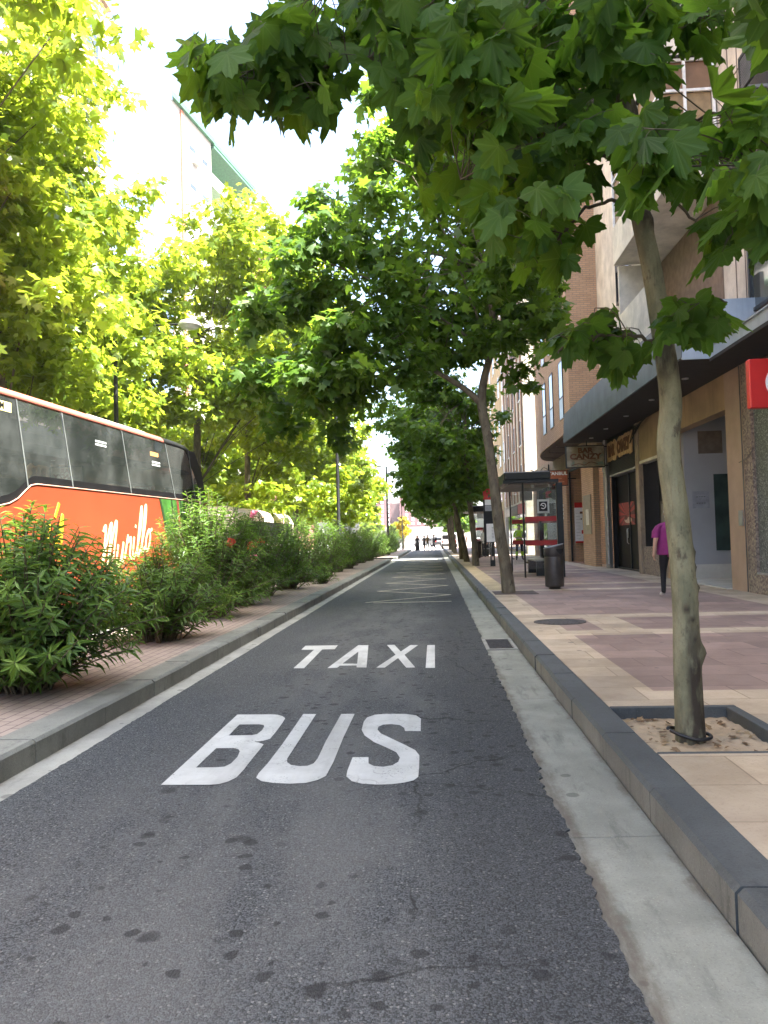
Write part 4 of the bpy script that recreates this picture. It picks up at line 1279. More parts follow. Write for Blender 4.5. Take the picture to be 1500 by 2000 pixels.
mb.box(6.13, 6.95, 23.35, 27.0, 3.30, 3.36, 10)                 # soffit of the bar entrance
mb.box(6.95, 8, 27.06, 28.7, .15, 4.7, 9)
mb.box(6.2, 7.06, 27.0, 27.055, .15, 4.7, 9); mb.box(6.2, 6.95, 23.295, 23.34, .15, 4.7, 9)
mb.build('facade', [m_beige, m_granite, m_rough, m_steel, m_tan2, m_tan, m_greywall, m_marble, m_cream, m_black, m_greywall], A)
mb = MB()
for k in range(9): mb.box(6.125, 6.25, 23.36, 26.98, 3.37 + k * .045, 3.405 + k * .045)
mb.build('roller_shutter', m_dark, A)
# peeling column, pilaster and pipes
mb = MB(); mb.box(6.06, 6.2, 22.955, 23.29, .15, 4.68, bev=.02); mb.build('peeling_column', concrete_mat('peeling_paint', (.30, .235, .17), .9, (5, 5, 1.2)), A)
mb = MB(); mb.box(6.05, 6.18, 27.07, 27.62, .15, 4.68, bev=.02); mb.build('grey_pilaster', concrete_mat('grey_worn', (.22, .215, .20), .8, (5, 5, 1.0)), A)
mb = MB(); mb.tube([(6.02, 27.0, .3), (6.02, 27.0, 3.2), (6.0, 27.02, 3.6), (6.0, 27.02, 4.6)], .035); mb.tube([(6.0, 27.2, 3.5), (6.0, 27.2, 4.2)], .06); mb.build('drain_pipe', M('pale_pipe', (.45, .44, .42), .5, .3), A)
mb = MB()
for q in range(4):
    a = q * 1.3
    mb.tube(smooth_path([(6.06, 22.9 + .1 * q, 4.55), (5.98, 22.6 + .3 * q, 4.35 - .1 * q), (6.0, 22.2 + .1 * q, 4.5), (6.05, 21.6 - .2 * q, 4.62)], 14), .012, 5)
mb.build('loose_cables', M('cable_black', (.01, .01, .01), .6), A)
# lobby fittings
mb = MB(); mb.box(6.76, 7.35, 19.885, 19.9, 3.32, 3.89); mb.box(6.76, 7.35, 19.872, 19.886, 3.32, 3.345); mb.box(6.76, 7.35, 19.872, 19.886, 3.865, 3.89); mb.box(6.76, 6.785, 19.872, 19.886, 3.345, 3.865); mb.box(7.325, 7.35, 19.872, 19.886, 3.345, 3.865)
mb.build('wall_hatch', M('hatch_brown', (.15, .12, .09), .6), A)
mb = MB(); mb.box(6.57, 6.98, 19.885, 19.9, 1.94, 2.37); mb.box(6.58, 6.97, 19.878, 19.886, 1.95, 2.36)
for zz in (2.22, 2.06):
    for k in range(4): mb.box(6.66 + k * .06, 6.70 + k * .06, 19.873, 19.879, zz, zz + .012, 1)
mb.build('meter_box', [M('meter_grey', (.27, .28, .31), .5), m_dark], A)
mb = MB(); mb.box(7.11, 8.2, 19.87, 19.9, .86, 2.79); mb.build('lobby_door', M('dark_green_glass', (.035, .055, .05), .15, 0, .3, 2), A)
# bar doors, poster and shop frame
mb = MB()
mb.box(6.35, 6.42, 23.45, 25.15, K + .06, 3.28); mb.box(6.35, 6.42, 25.19, 26.95, K + .06, 3.28)
mb.box(6.30, 6.45, 23.38, 26.98, .1, K + .055, 1); mb.box(6.31, 6.36, 25.14, 25.20, K + .06, 3.28, 1); mb.box(6.31, 6.36, 23.40, 23.46, K + .06, 3.28, 1)
m_bdoor, nt_, b_ = new_mat('streaked_black_door')
v_ = objco(nt_); s_ = noise(nt_, mapped(nt_, v_, (1, 1.2, 3.5), rot=(.5, 0, 0)), 2.2, 6, .7)
nt_.links.new(mixc(nt_, sstep(nt_, s_, .58, .78), (.004, .004, .0045), (.035, .036, .038)), b_.inputs['Base Color']); b_.inputs['Roughness'].default_value = .5; b_.inputs['Specular IOR Level'].default_value = .12  # grey streaks painted in for reflections on the black doors
mb.build('bar_door', [m_bdoor, m_dark], A)
mb = MB(); mb.box(6.31, 6.33, 25.45, 25.6, 1.2, 1.5); mb.tube([(6.30, 25.32, 1.0), (6.25, 25.32, 1.05), (6.25, 25.32, 1.45), (6.30, 25.32, 1.5)], .015); mb.build('door_handle', m_steel, A)
m_redp, nt_, b_ = new_mat('red_sunburst_print')
v_ = objco(nt_); sp_ = nd(nt_, 'ShaderNodeSeparateXYZ'); nt_.links.new(v_, sp_.inputs[0])
an = mth(nt_, 'ARCTAN2', sp_.outputs[2], sp_.outputs[1])
ray = mth(nt_, 'GREATER_THAN', mth(nt_, 'SINE', mth(nt_, 'MULTIPLY', an, 22.0)), 0.1)
nt_.links.new(mixc(nt_, ray, (.09, .012, .012), (.34, .030, .028)), b_.inputs['Base Color'])
P_ = thing('wall_poster', 'red sunburst poster taped on the black bar door', 'poster', (6.335, 25.63, 1.95))
mb = MB(); mb.box(6.335, 6.347, 24.62, 26.64, 1.62, 2.36); mb.build('sheet', m_redp, P_)
mb = MB()
mb.ball((6.333, 25.45, 1.78), (.006, .48, .10)); mb.ball((6.33, 25.7, 1.86), (.006, .22, .08), 1)
mb.build('picture', [M('poster_pale', (.5, .38, .3), .6), M('poster_dark', (.1, .03, .025), .6)], P_)
# upper floors: jetties with glazed balconies
def bay(z0, z1, glazed, y0=15.9, y1=20.2):
    mb = MB()
    mb.box(4.9, 6.09, y0, y1, z0, z0 + .16, 0)
    if glazed:
        mb.box(4.9, 6.09, y0, y1, z0 + .161, z0 + .95, 0)
        mb.box(4.9, 6.09, y0, y1, z1 - .75, z1, 0)
        mb.box(4.88, 6.08, y0 - .02, y1 + .02, z1 - .79, z1 - .752, 2)
    else:
        mb.box(4.9, 4.99, y0 + .9, y1, z0 + .161, z0 + 1.15, 0)
        mb.box(5.0, 6.09, y1 - .1, y1, z0 + .161, z1, 0)
    mb.build('bay', [m_cream, m_blind, m_soffit], A)
    if glazed:
        f = MB(); zb, zt_ = z0 + .96, z1 - .80
        for x in (4.91, 5.42, 6.0):
            f.box(x, x + .055, y0 + .03, y0 + .085, zb, zt_)
        zm = zb + (zt_ - zb) * .62
        f.box(4.966, 5.999, y0 + .035, y0 + .08, zm, zm + .055); f.box(4.966, 5.999, y0 + .035, y0 + .08, zb, zb + .05); f.box(4.966, 5.999, y0 + .035, y0 + .08, zt_ - .05, zt_)
        ny = 5
        for k in range(ny + 1):
            yy = y0 + .09 + (y1 - y0 - .2) * k / ny
            f.box(4.91, 4.96, yy, yy + .055, zb, zt_)
        f.box(4.915, 4.955, y0 + .15, y1 - .05, zm, zm + .05)
        fr = f.build('balcony_window', m_white2, A)
        g_ = MB(); g_.box(4.97, 5.995, y0 + .11, y0 + .12, zm + .06, zt_ - .05, 0); g_.box(4.97, 5.995, y0 + .11, y0 + .12, zb + .05, zm, 1)
        g_.box(4.97, 4.98, y0 + .13, y1 - .06, zb, zt_, 1)
        g_.build('blind', [m_blind, M('amber_blind', (.26, .18, .09), .6)], fr)


bay(8.35, 11.95, True); bay(12.2, 15.6, True); bay(16.0, 19.4, True)
bay(5.75, 8.3, False)
mb = MB(); mb.box(6.06, 6.095, 16.0, 20.1, 5.93, 8.30); mb.build('terrace_back', M('terrace_shade_brown', (.17, .12, .085), .8), A)  # brown sheet puts the shade inside the balcony into colour
m_green_gr = speckle_mat('green_pebbledash', (.18, .24, .2), (.28, .34, .28), (.42, .44, .4), 25, .8)
mb = MB(); mb.box(4.93, 6.05, 15.93, 20.15, 11.96, 12.6); mb.build('planter', m_green_gr, A)
# dark side windows nearer the camera, with a slatted shutter box
for zf in (5.4, 8.6, 11.4, 14.4):
    for yw in (13.0, 9.4, 5.0, 23.0):
        w_ = MB()
        for (ya, yb, za, zb) in ((yw, yw + .07, zf, zf + 1.7), (yw + 1.63, yw + 1.7, zf, zf + 1.7), (yw + .07, yw + 1.63, zf, zf + .07), (yw + .07, yw + 1.63, zf + 1.63, zf + 1.7)):
            w_.box(6.03, 6.10, ya, yb, za, zb)
        wo = w_.build('window', m_dark, A)
        p_ = MB(); p_.box(6.07, 6.095, yw + .07, yw + 1.63, zf + .07, zf + 1.63); p_.build('pane', m_glassr, wo)
        s_ = MB()
        for k in range(11): s_.box(6.035, 6.066, yw + .07, yw + 1.63, zf + 1.05 + k * .052, zf + 1.085 + k * .052)
        s_.build('shutter', M('shutter_slats', (.09, .095, .1), .5), wo)
mb = MB()
for zz in (7.2, 10.2, 13.3):
    mb.box(6.085, 6.1, -20, 15.8, zz, zz + .02)
for yy in (15.35, 14.9):
    mb.box(6.085, 6.1, yy, yy + .02, 4.8, 23)
mb.build('panel_joints', M('joint_dark', (.16, .13, .11), .8), A)  # dark strips along the panel joints
# canopies
mb = MB()
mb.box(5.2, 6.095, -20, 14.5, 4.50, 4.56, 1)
mb.box(5.2, 5.26, -20, 14.5, 4.561, 4.76, 0); mb.box(5.17, 5.30, -20, 14.5, 4.761, 4.785, 0)
mb.box(5.262, 6.09, -20, 14.5, 4.70, 4.79, 0)
mb.build('near_canopy', [m_bluegrey, m_soffit], A)
mb = MB()
for k in range(3):
    z0 = 4.60 + k * .345
    mb.prism([(4.70 + .02 * k, z0), (4.70 + .02 * k + .05, z0), (4.76 + .02 * k, z0 + .335), (4.71 + .02 * k, z0 + .335)], lambda X, Z: (X, 14.52, Z), lambda X, Z: (X, 27.6, Z), 0)
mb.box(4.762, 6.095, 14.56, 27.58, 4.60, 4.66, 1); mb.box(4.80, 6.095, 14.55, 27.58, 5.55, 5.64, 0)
mb.box(4.76, 6.095, 27.58, 27.64, 4.6, 5.62, 0)
mb.add([(4.705, 14.50, 4.56), (6.095, 14.50, 4.56), (6.095, 14.50, 5.66), (4.765, 14.50, 5.66), (4.705, 14.549, 4.56), (6.095, 14.549, 4.56), (6.095, 14.549, 5.66), (4.765, 14.549, 5.66)],
       [(0, 1, 2, 3), (4, 7, 6, 5), (0, 4, 5, 1), (3, 2, 6, 7), (0, 3, 7, 4)], 2)
mb.build('bar_canopy', [m_canopy, m_soffit, m_bluegrey], A)
for yy in (16.5, 19, 21.5, 24, 26.2):
    mb = MB(); mb.cyl(5.4, yy, 4.575, 4.598, .07, 14); mb.build('ceiling_light', m_steel, A)

# signs on this house
m_red = M('sign_red', (0.50, 0.022, 0.020), 0.35, 0, .05, 2)
m_signw = M('sign_white', (0.78, 0.78, 0.77), 0.4, 0, .05)
S1 = thing('bank_sign', 'bright red blade sign with a white disc under the pale canopy', 'sign', (6.1, 12.4, 3.27))
mb = MB(); mb.box(5.02, 6.12, 12.33, 12.47, 3.27, 4.05, 0, bev=.015); mb.build('sign_box', m_red, S1)
mb = MB(); mb.lathe([(.001, 0), (.285, 0), (.29, .006), (.001, .006)], (0, 0, 0), 48, 0, False, False)
for v in range(len(mb.v)): mb.v[v] = (5.55 + mb.v[v][0], 12.328 - mb.v[v][2], 3.66 + mb.v[v][1])
mb.build('white_disc', m_signw, S1)
S2 = thing('bar_wall_sign', 'brown jagged lettering board above the black bar door', 'sign', (6.1, 25.2, 4.1))
m_wood = M('sign_ochre', (0.50, 0.33, 0.17), 0.6, 0, .2, 4)
m_brown = M('sign_brown', (0.14, 0.055, 0.022), 0.6, 0, .25, 4)
rr = random.Random(3)
top = [(27.0 - 3.3 * i / 22, 4.47 + rr.uniform(-.05, .05) - (.12 if i in (9, 10) else 0)) for i in range(23)]
bot = [(23.7 + 3.3 * i / 22, 3.83 + rr.uniform(-.05, .04) + (.06 if i in (12, 13) else 0)) for i in range(23)]
mb = MB(); mb.prism(top + bot, lambda Y, Z: (6.085, Y, Z), lambda Y, Z: (6.119, Y, Z)); mb.build('board', m_wood, S2)
sign_text('BAR', .50, (6.08, 26.35, 4.14), (0, -1, 0), m_brown, S2, .008, bold=.035, sx=.95)
sign_text('CANZY', .50, (6.08, 24.75, 4.14), (0, -1, 0), m_brown, S2, .008, bold=.035, sx=.92)
S3 = thing('bar_blade_sign', 'mottled cream and green blade sign hanging over the bar pavement', 'sign', (6.0, 27.0, 3.67))
m_patina, nt_, b_ = new_mat('sign_patina')
v_ = objco(nt_)
c_ = mixc(nt_, sstep(nt_, noise(nt_, v_, 3.0, 5, .7), .42, .6), (.24, .20, .13), (.36, .32, .23))
c_ = mixc(nt_, sstep(nt_, noise(nt_, mapped(nt_, v_, (1, 1, 1), loc=(5, 1, 2)), 4.0, 5, .7), .55, .7), c_, (.14, .24, .20))
nt_.links.new(c_, b_.inputs['Base Color'])
mb = MB(); mb.box(4.69, 5.97, 26.95, 27.03, 3.69, 4.40); mb.build('panel', m_patina, S3)
mb = MB(); mb.box(4.66, 4.69, 26.93, 27.05, 3.66, 4.43); mb.box(4.69, 5.99, 26.93, 27.05, 3.66, 3.688); mb.box(4.69, 5.99, 26.93, 27.05, 4.402, 4.43); mb.box(5.972, 5.99, 26.93, 27.05, 3.688, 4.402)
mb.box(5.99, 6.1, 26.97, 27.01, 3.70, 3.73); mb.box(5.99, 6.1, 26.97, 27.01, 4.36, 4.39); mb.tube([(5.4, 27, 4.43), (5.4, 27, 4.6)], .02)
mb.build('frame', m_dark, S3)
sign_text('BAR', .24, (5.33, 26.945, 4.25), (1, 0, 0), m_brown, S3, .003, bold=.012, sx=1.15)
sign_text('CANZY', .26, (5.33, 26.945, 4.04), (1, 0, 0), m_brown, S3, .003, bold=.012, sx=1.2)
mb = MB(); mb.box(4.95, 5.35, 26.942, 26.95, 3.93, 3.945); mb.box(5.45, 5.75, 26.942, 26.95, 3.91, 3.925)
mb.tube(smooth_path([(4.85, 26.946, 3.74), (5.1, 26.946, 3.80), (5.3, 26.946, 3.75), (5.5, 26.946, 3.85), (5.75, 26.946, 3.78)], 14), .014, 5); mb.build('ornament', m_brown, S3)
S4 = thing('framed_notice', 'small framed notice inside the dark window left of the tree trunk', 'notice', (6.6, 23.0, 2))
mb = MB(); mb.box(6.585, 6.615, 21.9, 22.75, 1.55, 2.25, 0); mb.box(6.578, 6.584, 22.0, 22.65, 1.63, 2.17, 1); mb.build('notice_board', [M('frame_grey', (.10, .095, .09), .5), M('notice_paper', (.22, .21, .19), .6)], S4)

mb = MB(); mb.box(6.08, 6.099, 15.55, 15.75, 1.45, 1.75, 0); mb.build('door_intercom', m_steel, A)
mb = MB(); mb.box(6.118, 6.124, 15.08, 15.34, 2.3, 2.42); mb.build('stuck_notice', M('notice_pink', (.55, .30, .26), .6), A)
mb = MB(); mb.tube([(6.07, 15.395, .16), (6.07, 15.395, 4.6)], .012, 6); mb.tube(smooth_path([(6.09, 14.9, 2.9), (6.07, 15.2, 2.75), (6.08, 15.6, 2.7)], 10), .008, 5); mb.build('wall_cable', M('cable_grey', (.10, .095, .09), .7), A)

# --- brick house with the rounded bay
Bk = thing('brick_house', 'orange brick house with rounded overhanging bay above the shop windows', 'building', (6.1, 36, K))
mb = MB()
mb.box(6.12, 17, 28.72, 45.0, 5.2, 22.6, 0)
mb.box(5.93, 6.16, 28.75, 30.95, .15, 4.3, 0); mb.box(5.93, 6.6, 34.5, 36.2, .15, 4.3, 0)
mb.box(5.96, 6.6, 44.8, 46, .15, 4.3, 0)
mb.box(6.11, 7, 28.73, 46, 4.301, 5.198, 1)
mb.box(6.6, 8.5, 34.3, 34.48, .15, 4.3, 0); mb.box(6.6, 8.5, 30.96, 31.1, .15, 4.3, 0); mb.box(8.4, 8.6, 31.1, 34.3, .15, 4.3, 2)
mb.box(6.0, 8.4, 31.1, 34.3, .1, K + .012, 3)
mb.box(7.2, 7.4, 36.2, 44.8, .15, 4.3, 2)
mb.box(5.98, 7.2, 36.2, 44.8, .15, .5, 0)
mb.build('walls', [m_brick, concrete_mat('tan_fascia', (.36, .27, .18), .25, (2, 2, .3), False), m_room, M('terracotta_floor', (.26, .12, .08), .6)], Bk)
# bay with quarter-round far end
def bay_outline(off=0.0):
    o = [(6.119, 27.75), (5.0 + off, 27.75)]
    o += [(5.0 + off, y) for y in (30, 32.5, 34.5)]
    for k in range(1, 13):
        a = k / 12 * PI / 2
        o.append((6.119 - (1.119 - off) * math.cos(a), 34.5 + 4.6 * math.sin(a)))
    return o


mb = MB()
oo = bay_outline()
mb.loft([[(x, y, 5.12) for x, y in oo], [(x, y, 22.2) for x, y in oo]], 0, False, True)
mb.build('rounded_bay', m_brick, Bk)
mb = MB(); mb.loft([[(x, y, 5.06) for x, y in bay_outline(.04)], [(x, y, 5.115) for x, y in bay_outline(.04)]], 0, False, True); mb.build('bay_soffit', M('soffit_brown', (.09, .055, .04), .7), Bk)
for zf in (5.75, 8.8, 11.8, 14.8):
    for yw in (28.9, 31.3, 33.3):
        f = MB()
        f.box(4.965, 4.998, yw, yw + .06, zf, zf + 2.2); f.box(4.965, 4.998, yw + .84, yw + .9, zf, zf + 2.2); f.box(4.965, 4.998, yw + .06, yw + .84, zf + .75, zf + .81); f.box(4.965, 4.998, yw + .06, yw + .84, zf + 2.14, zf + 2.2)
        wo = f.build('window', m_dark, Bk)
        g_ = MB(); g_.box(4.975, 4.996, yw + .06, yw + .84, zf + .81, zf + 2.14, 0); g_.box(4.97, 4.997, yw + .06, yw + .84, zf, zf + .75, 1)
        g_.build('pane', [m_glassb, M('pale_blue_panel', (.36, .47, .58), .3, 0, .1, 3)], wo)
for yy in (29.6, 31.8, 33.8, 36):
    mb = MB(); mb.tube([(5.98, yy, 4.9), (5.15, yy + .1, 4.96)], .012, 6); mb.tube([(5.15, yy + .1, 4.96), (5.15, yy + .1, 5.07)], .012, 6); mb.build('awning_arm', m_dark, Bk)
# scroll bracket lamp
mb = MB(); mb.tube([(6.05, 40.2, 3.6), (6.05, 40.2, 5.0)], .04, 8)
mb.tube(smooth_path([(6.05, 40.2, 4.3), (5.7, 40.2, 4.35), (5.45, 40.2, 4.6), (5.1, 40.2, 4.75)], 14), .022, 6)
mb.tube(smooth_path([(6.05, 40.2, 4.7), (5.8, 40.2, 4.85), (5.6, 40.2, 4.6), (5.75, 40.2, 4.45), (5.85, 40.2, 4.6)], 14), .016, 6)
mb.build('wrought_bracket', m_dark, Bk)
# shop glazing with mullions
f = MB()
for k in range(8): f.box(6.02, 6.10, 36.25 + k * 1.2, 36.33 + k * 1.2, .5, 4.25)
f.box(6.03, 6.09, 36.33, 44.7, 3.15, 3.23); f.box(6.03, 6.09, 36.33, 44.7, .5, .56); f.box(6.03, 6.09, 36.33, 44.7, 4.22, 4.29)
so_ = f.build('shop_window', m_dark, Bk)
g_ = MB(); g_.box(6.06, 6.07, 36.3, 44.75, .56, 4.22); g_.build('pane', glass_mat('shop_glass', (.7, .8, .75), .5), so_)
f = MB(); f.box(6.05, 6.12, 31.05, 31.15, K, 4.2); f.box(6.05, 6.12, 34.38, 34.48, K, 4.2); f.box(6.05, 6.12, 31.15, 34.38, 4.1, 4.2)
f.build('door_frame', m_dark, Bk)
f = MB(); f.box(6.02, 6.7, 31.16, 31.22, K + .05, 2.6); f.tube(smooth_path([(6.2, 31.3, 1.1), (6.2, 31.42, 1.2), (6.2, 31.42, 1.7), (6.2, 31.3, 1.8)], 10), .02, 6)
f.build('open_door', m_dark, Bk)
mb = MB(); mb.box(5.90, 5.928, 29.2, 30.6, 1.35, 2.85, 0); mb.box(5.89, 5.90, 29.6, 30.1, 1.7, 2.3, 1); mb.build('menu_case', [M('brass_case', (.20, .17, .12), .4, .4), M('menu_paper', (.55, .53, .48), .6)], Bk)
mb = MB()
for k in range(4): mb.box(5.922, 5.931, 35.35, 35.5, 2.05 + k * .19, 2.17 + k * .19)
mb.build('small_plate', m_signw, Bk)
P2 = thing('menu_poster', 'tall white and red menu poster in the brick doorway', 'poster', (6.5, 34.28, .97))
mb = MB(); mb.box(6.22, 7.0, 34.27, 34.298, .97, 2.75, 0); mb.box(6.22, 7.0, 34.262, 34.269, 2.52, 2.75, 1); mb.box(6.22, 7.0, 34.262, 34.269, .97, 1.05, 1)
for (x, z, sx, sz, mi) in [(6.55, 2.30, .10, .05, 2), (6.78, 2.25, .08, .06, 2), (6.5, 2.02, .03, .03, 2), (6.62, 2.02, .03, .03, 2), (6.75, 1.75, .09, .06, 2), (6.65, 1.45, .15, .08, 1), (6.7, 1.15, .06, .04, 2)]:
    mb.box(x - sx, x + sx, 34.264, 34.2695, z - sz, z + sz, mi)
for k in range(9): mb.box(6.27, 6.45, 34.264, 34.2695, 1.15 + k * .14, 1.165 + k * .14, 3)
mb.build('sheet', [M('poster_white', (.72, .73, .78), .5, 0, .05), m_red, M('food_brown', (.12, .05, .03), .6), M('print_grey', (.4, .4, .45), .6)], P2)
S5 = thing('restaurant_sign', 'small orange brown blade sign above the bus shelter roof', 'sign', (6.0, 33.0, 3.5))
mb = MB(); mb.box(4.80, 5.74, 32.96, 33.04, 3.46, 4.08, 0); mb.box(4.78, 5.76, 32.95, 33.05, 3.43, 3.459, 1); mb.box(4.78, 5.76, 32.95, 33.05, 4.081, 4.1, 1); mb.box(5.741, 5.76, 32.95, 33.05, 3.459, 4.081, 1); mb.box(5.76, 6.1, 32.98, 33.02, 3.7, 3.75, 1)
mb.build('sign_panel', [M('sign_orange', (.36, .10, .035), .5, 0, .2, 3), m_dark], S5)
sign_text('TANBUL', .19, (5.34, 32.955, 3.95), (1, 0, 0), m_signw, S5, .003, bold=.006, sx=1.1)
mb = MB(); mb.box(5.35, 5.5, 32.955, 32.96, 3.72, 3.76); mb.box(5.25, 5.6, 32.955, 32.96, 3.58, 3.61); mb.build('small_print', M('print_orange', (.55, .25, .12), .5), S5)

# --- further houses on the shop side
def row_house(label, y0, y1, h, mat_w, x0=6.1, slats=None, nwin=4, floors=6):
    t = thing('terrace_house', label, 'building', (x0, (y0 + y1) / 2, K))
    mb = MB(); mb.box(x0 + .3, x0 + 10, y0, y1, .1, h, 0); mb.box(x0, x0 + .3, y0, y1, 3.6, h, 0)
    mb.box(x0, x0 + .3, y0, y0 + .8, .15, 3.6, 0); mb.box(x0, x0 + .3, y1 - .8, y1, .15, 3.6, 0); mb.build('walls', mat_w, t)
    for k in range(3):
        a = y0 + .9 + (y1 - y0 - 1.8) * k / 3; b = a + (y1 - y0 - 1.8) / 3 - .25
        f = MB(); f.box(x0 + .12, x0 + .29, a, b, .3, 3.5); f.build('shop_window', m_glassr, t)
        f = MB(); f.box(x0 - .02, x0 + .1, a, b, 2.9, 3.55); f.build('shop_fascia', [M('fascia_red', (.32, .03, .03), .5), m_dark, m_cream][k], t)
    for fl in range(floors):
        for k in range(nwin):
            yy = y0 + 1.2 + (y1 - y0 - 3.6) * k / (nwin - 1); zz = 4.4 + fl * 3.05
            f = MB(); f.box(x0 - .03, x0 - .002, yy, yy + .08, zz, zz + 1.8); f.box(x0 - .03, x0 - .002, yy + 1.22, yy + 1.3, zz, zz + 1.8); f.box(x0 - .03, x0 - .002, yy + .08, yy + 1.22, zz + 1.72, zz + 1.8); f.box(x0 - .08, x0 - .002, yy - .05, yy + 1.35, zz - .07, zz - .002)
            wo = f.build('window', m_white2, t)
            f = MB(); f.box(x0 - .015, x0 - .003, yy + .08, yy + 1.22, zz, zz + 1.72); f.build('pane', m_glassr, wo)
    if slats:
        f = MB()
        n = int((y1 - y0) / 2.0)
        for k in range(n): f.box(x0 - .09, x0 - .04, y0 + .4 + k * 2.0, y0 + .95 + k * 2.0, 3.7, h - .5)
        f.build('slat_screen', slats, t)
    return t


row_house('pale terrace house with vertical brown slats past the brick house', 50.5, 66, 24, m_cream, slats=M('slat_brown', (.28, .16, .09), .6))
row_house('terrace house with yellowish walls behind the far pavement trees', 66.3, 84, 21, M('yellow_wall', (.44, .34, .18), .8, 0, .15, 1))

# ================================================================== buildings across the avenue
m_wht = M('sunny_white', (.36, .34, .31), .7, 0, .06, .6)
m_ter = M('terracotta_paint', (.40, .19, .12), .8, 0, .1, 1)
m_grn = M('green_trim', (.05, .15, .085), .6)


def avenue_house(label, x, y0, y1, h, mat, cols, floors, floor_h, mat_b, z1=4.2, balcony=True):
    t = thing('avenue_house', label, 'building', (x, (y0 + y1) / 2, K))
    mb = MB(); mb.box(x - 12, x, y0, y1, .1, h); mb.box(x - 12.2, x + .2, y0 - .2, y1 + .2, h + .002, h + .35); mb.build('walls', mat, t)
    for fl in range(floors):
        for k in range(cols):
            yy = y0 + 1.2 + (y1 - y0 - 4.2) * k / max(1, cols - 1); zz = z1 + fl * floor_h
            f = MB(); f.box(x + .002, x + .05, yy, yy + .09, zz, zz + 2.1); f.box(x + .002, x + .05, yy + 1.71, yy + 1.8, zz, zz + 2.1); f.box(x + .002, x + .05, yy + .09, yy + 1.71, zz + 2.0, zz + 2.1); f.box(x + .002, x + .05, yy + .87, yy + .93, zz, zz + 2.0)
            wo = f.build('window', mat_b, t)
            f = MB(); f.box(x + .003, x + .02, yy + .09, yy + 1.71, zz, zz + 2.0); f.build('pane', m_glassr, wo)
    if balcony:
        for fl in range(floors):
            zz = z1 + fl * floor_h - .2
            f = MB(); f.box(x + .003, x + 1.1, y0 + .6, y1 - .6, zz, zz + .16); f.box(x + 1.0, x + 1.1, y0 + .6, y1 - .6, zz + .161, zz + 1.05); f.build('balcony', mat, t)
    return t


avenue_house('tan apartment house glimpsed through the sunlit trees at the upper left', -18.0, -4, 42.5, 32.5, M('tan_wall', (.42, .30, .22), .8, 0, .12, .8, stain=.2), 9, 10, 3.05, m_white2, balcony=False)
mb = MB(); t = bpy.data.objects['avenue_house']
for yy in (36, 38, 40, 42.3): mb.tube([(-18.05, yy, 32.8), (-18.05, yy, 34.1)], .04, 6)
mb.tube([(-18.05, 36, 34.1), (-18.05, 42.3, 34.1)], .04, 6); mb.build('roof_rail', m_dark, t)
avenue_house('reddish brown apartment house seen through gaps between the trees', -16.5, 84, 108, 34, m_ter, 5, 9, 3.2, m_white2)

# white house with green eaves, turned a little to the street
Wh = thing('white_house', 'tall white apartment house with green eaves and a brick red pipe strip', 'building', (-19.6, 58.0, K), math.radians(-9))
Hh = 36.3


def wl(mbx, name, mats, par=None):
    o = mbx.build(name, mats); o.parent = par or Wh; return o


mb = MB()
mb.prism([(0, 0), (0, 7.2), (-2.2, 7.201), (-2.2, 17), (-7.4, 17)], lambda X, Y: (X, Y, 0), lambda X, Y: (X, Y, Hh))
wl(mb, 'walls', m_wht)
mb = MB(); mb.box(.002, .12, 1.5, 1.95, 0, Hh - .1); wl(mb, 'pipe_strip', M('brick_red', (.42, .15, .09), .7))
mb = MB(); mb.prism([(.3, -.3), (.3, 7.4), (-3.4, 7.4)], lambda X, Y: (X, Y, Hh + .01), lambda X, Y: (X, Y, Hh + .45)); mb.prism([(.2, 7.41), (.2, 17.2), (-7.6, 17.2), (-3.4, 7.41)], lambda X, Y: (X, Y, Hh + .01), lambda X, Y: (X, Y, Hh + .40))
mb.prism([(-2.3, Hh - .12), (.2, Hh - .12), (.2, Hh - .32), (-2.3, Hh - 1.1)], lambda X, Z: (X, 7.42, Z), lambda X, Z: (X, 17.1, Z)); wl(mb, 'green_eaves', m_grn)
for fl in range(11):
    z0 = Hh - 3.6 - fl * 3.15
    if z0 < 1: break
    mb = MB(); mb.box(-2.19, -.1, 7.25, 13 if fl % 2 else 16.5, z0, z0 + .18, 1); mb.box(-.2, -.1, 7.25, 13 if fl % 2 else 16.5, z0 + .181, z0 + 1.15, 0); mb.box(-2.19, -.3, 12.9 if fl % 2 else 16.4, 13.05 if fl % 2 else 16.55, z0 - 1.9, z0 - .002, 0)
    b_ = wl(mb, 'balcony', [m_wht, M('pale_green_soffit', (.36, .46, .34), .8)])
    for ya, yb in ((8.2, 10.4), (11.6, 12.8)):
        f = MB(); f.box(-2.19, -2.12, ya, yb, z0 + .2, z0 + 2.5); wl(f, 'balcony_door', m_glassr)
    for yy in (2.9, 5.2):
        f = MB(); f.box(.002, .05, yy, yy + 1.3, z0 + .9, z0 + .98); f.box(.002, .05, yy, yy + 1.3, z0 + 2.2, z0 + 2.28); f.box(.002, .05, yy, yy + .07, z0 + .98, z0 + 2.2); f.box(.002, .05, yy + 1.23, yy + 1.3, z0 + .98, z0 + 2.2)
        wo = wl(f, 'window', m_white2)
        f = MB(); f.box(.003, .03, yy + .07, yy + 1.23, z0 + .98, z0 + (1.45 if fl % 3 else 2.2)); f.box(.003, .034, yy + .07, yy + 1.23, z0 + 1.451, z0 + 2.2, 1); wl(f, 'pane', [m_glassr, m_white2], wo)
    if fl in (0, 3):
        f = MB(); f.box(.002, .35, 3.5, 4.4, z0 + .1, z0 + .75, bev=.02); f.cyl(.36, 3.85, z0 + .2, z0 + .65, .01); wl(f, 'air_conditioner', M('ac_white', (.5, .5, .48), .5))

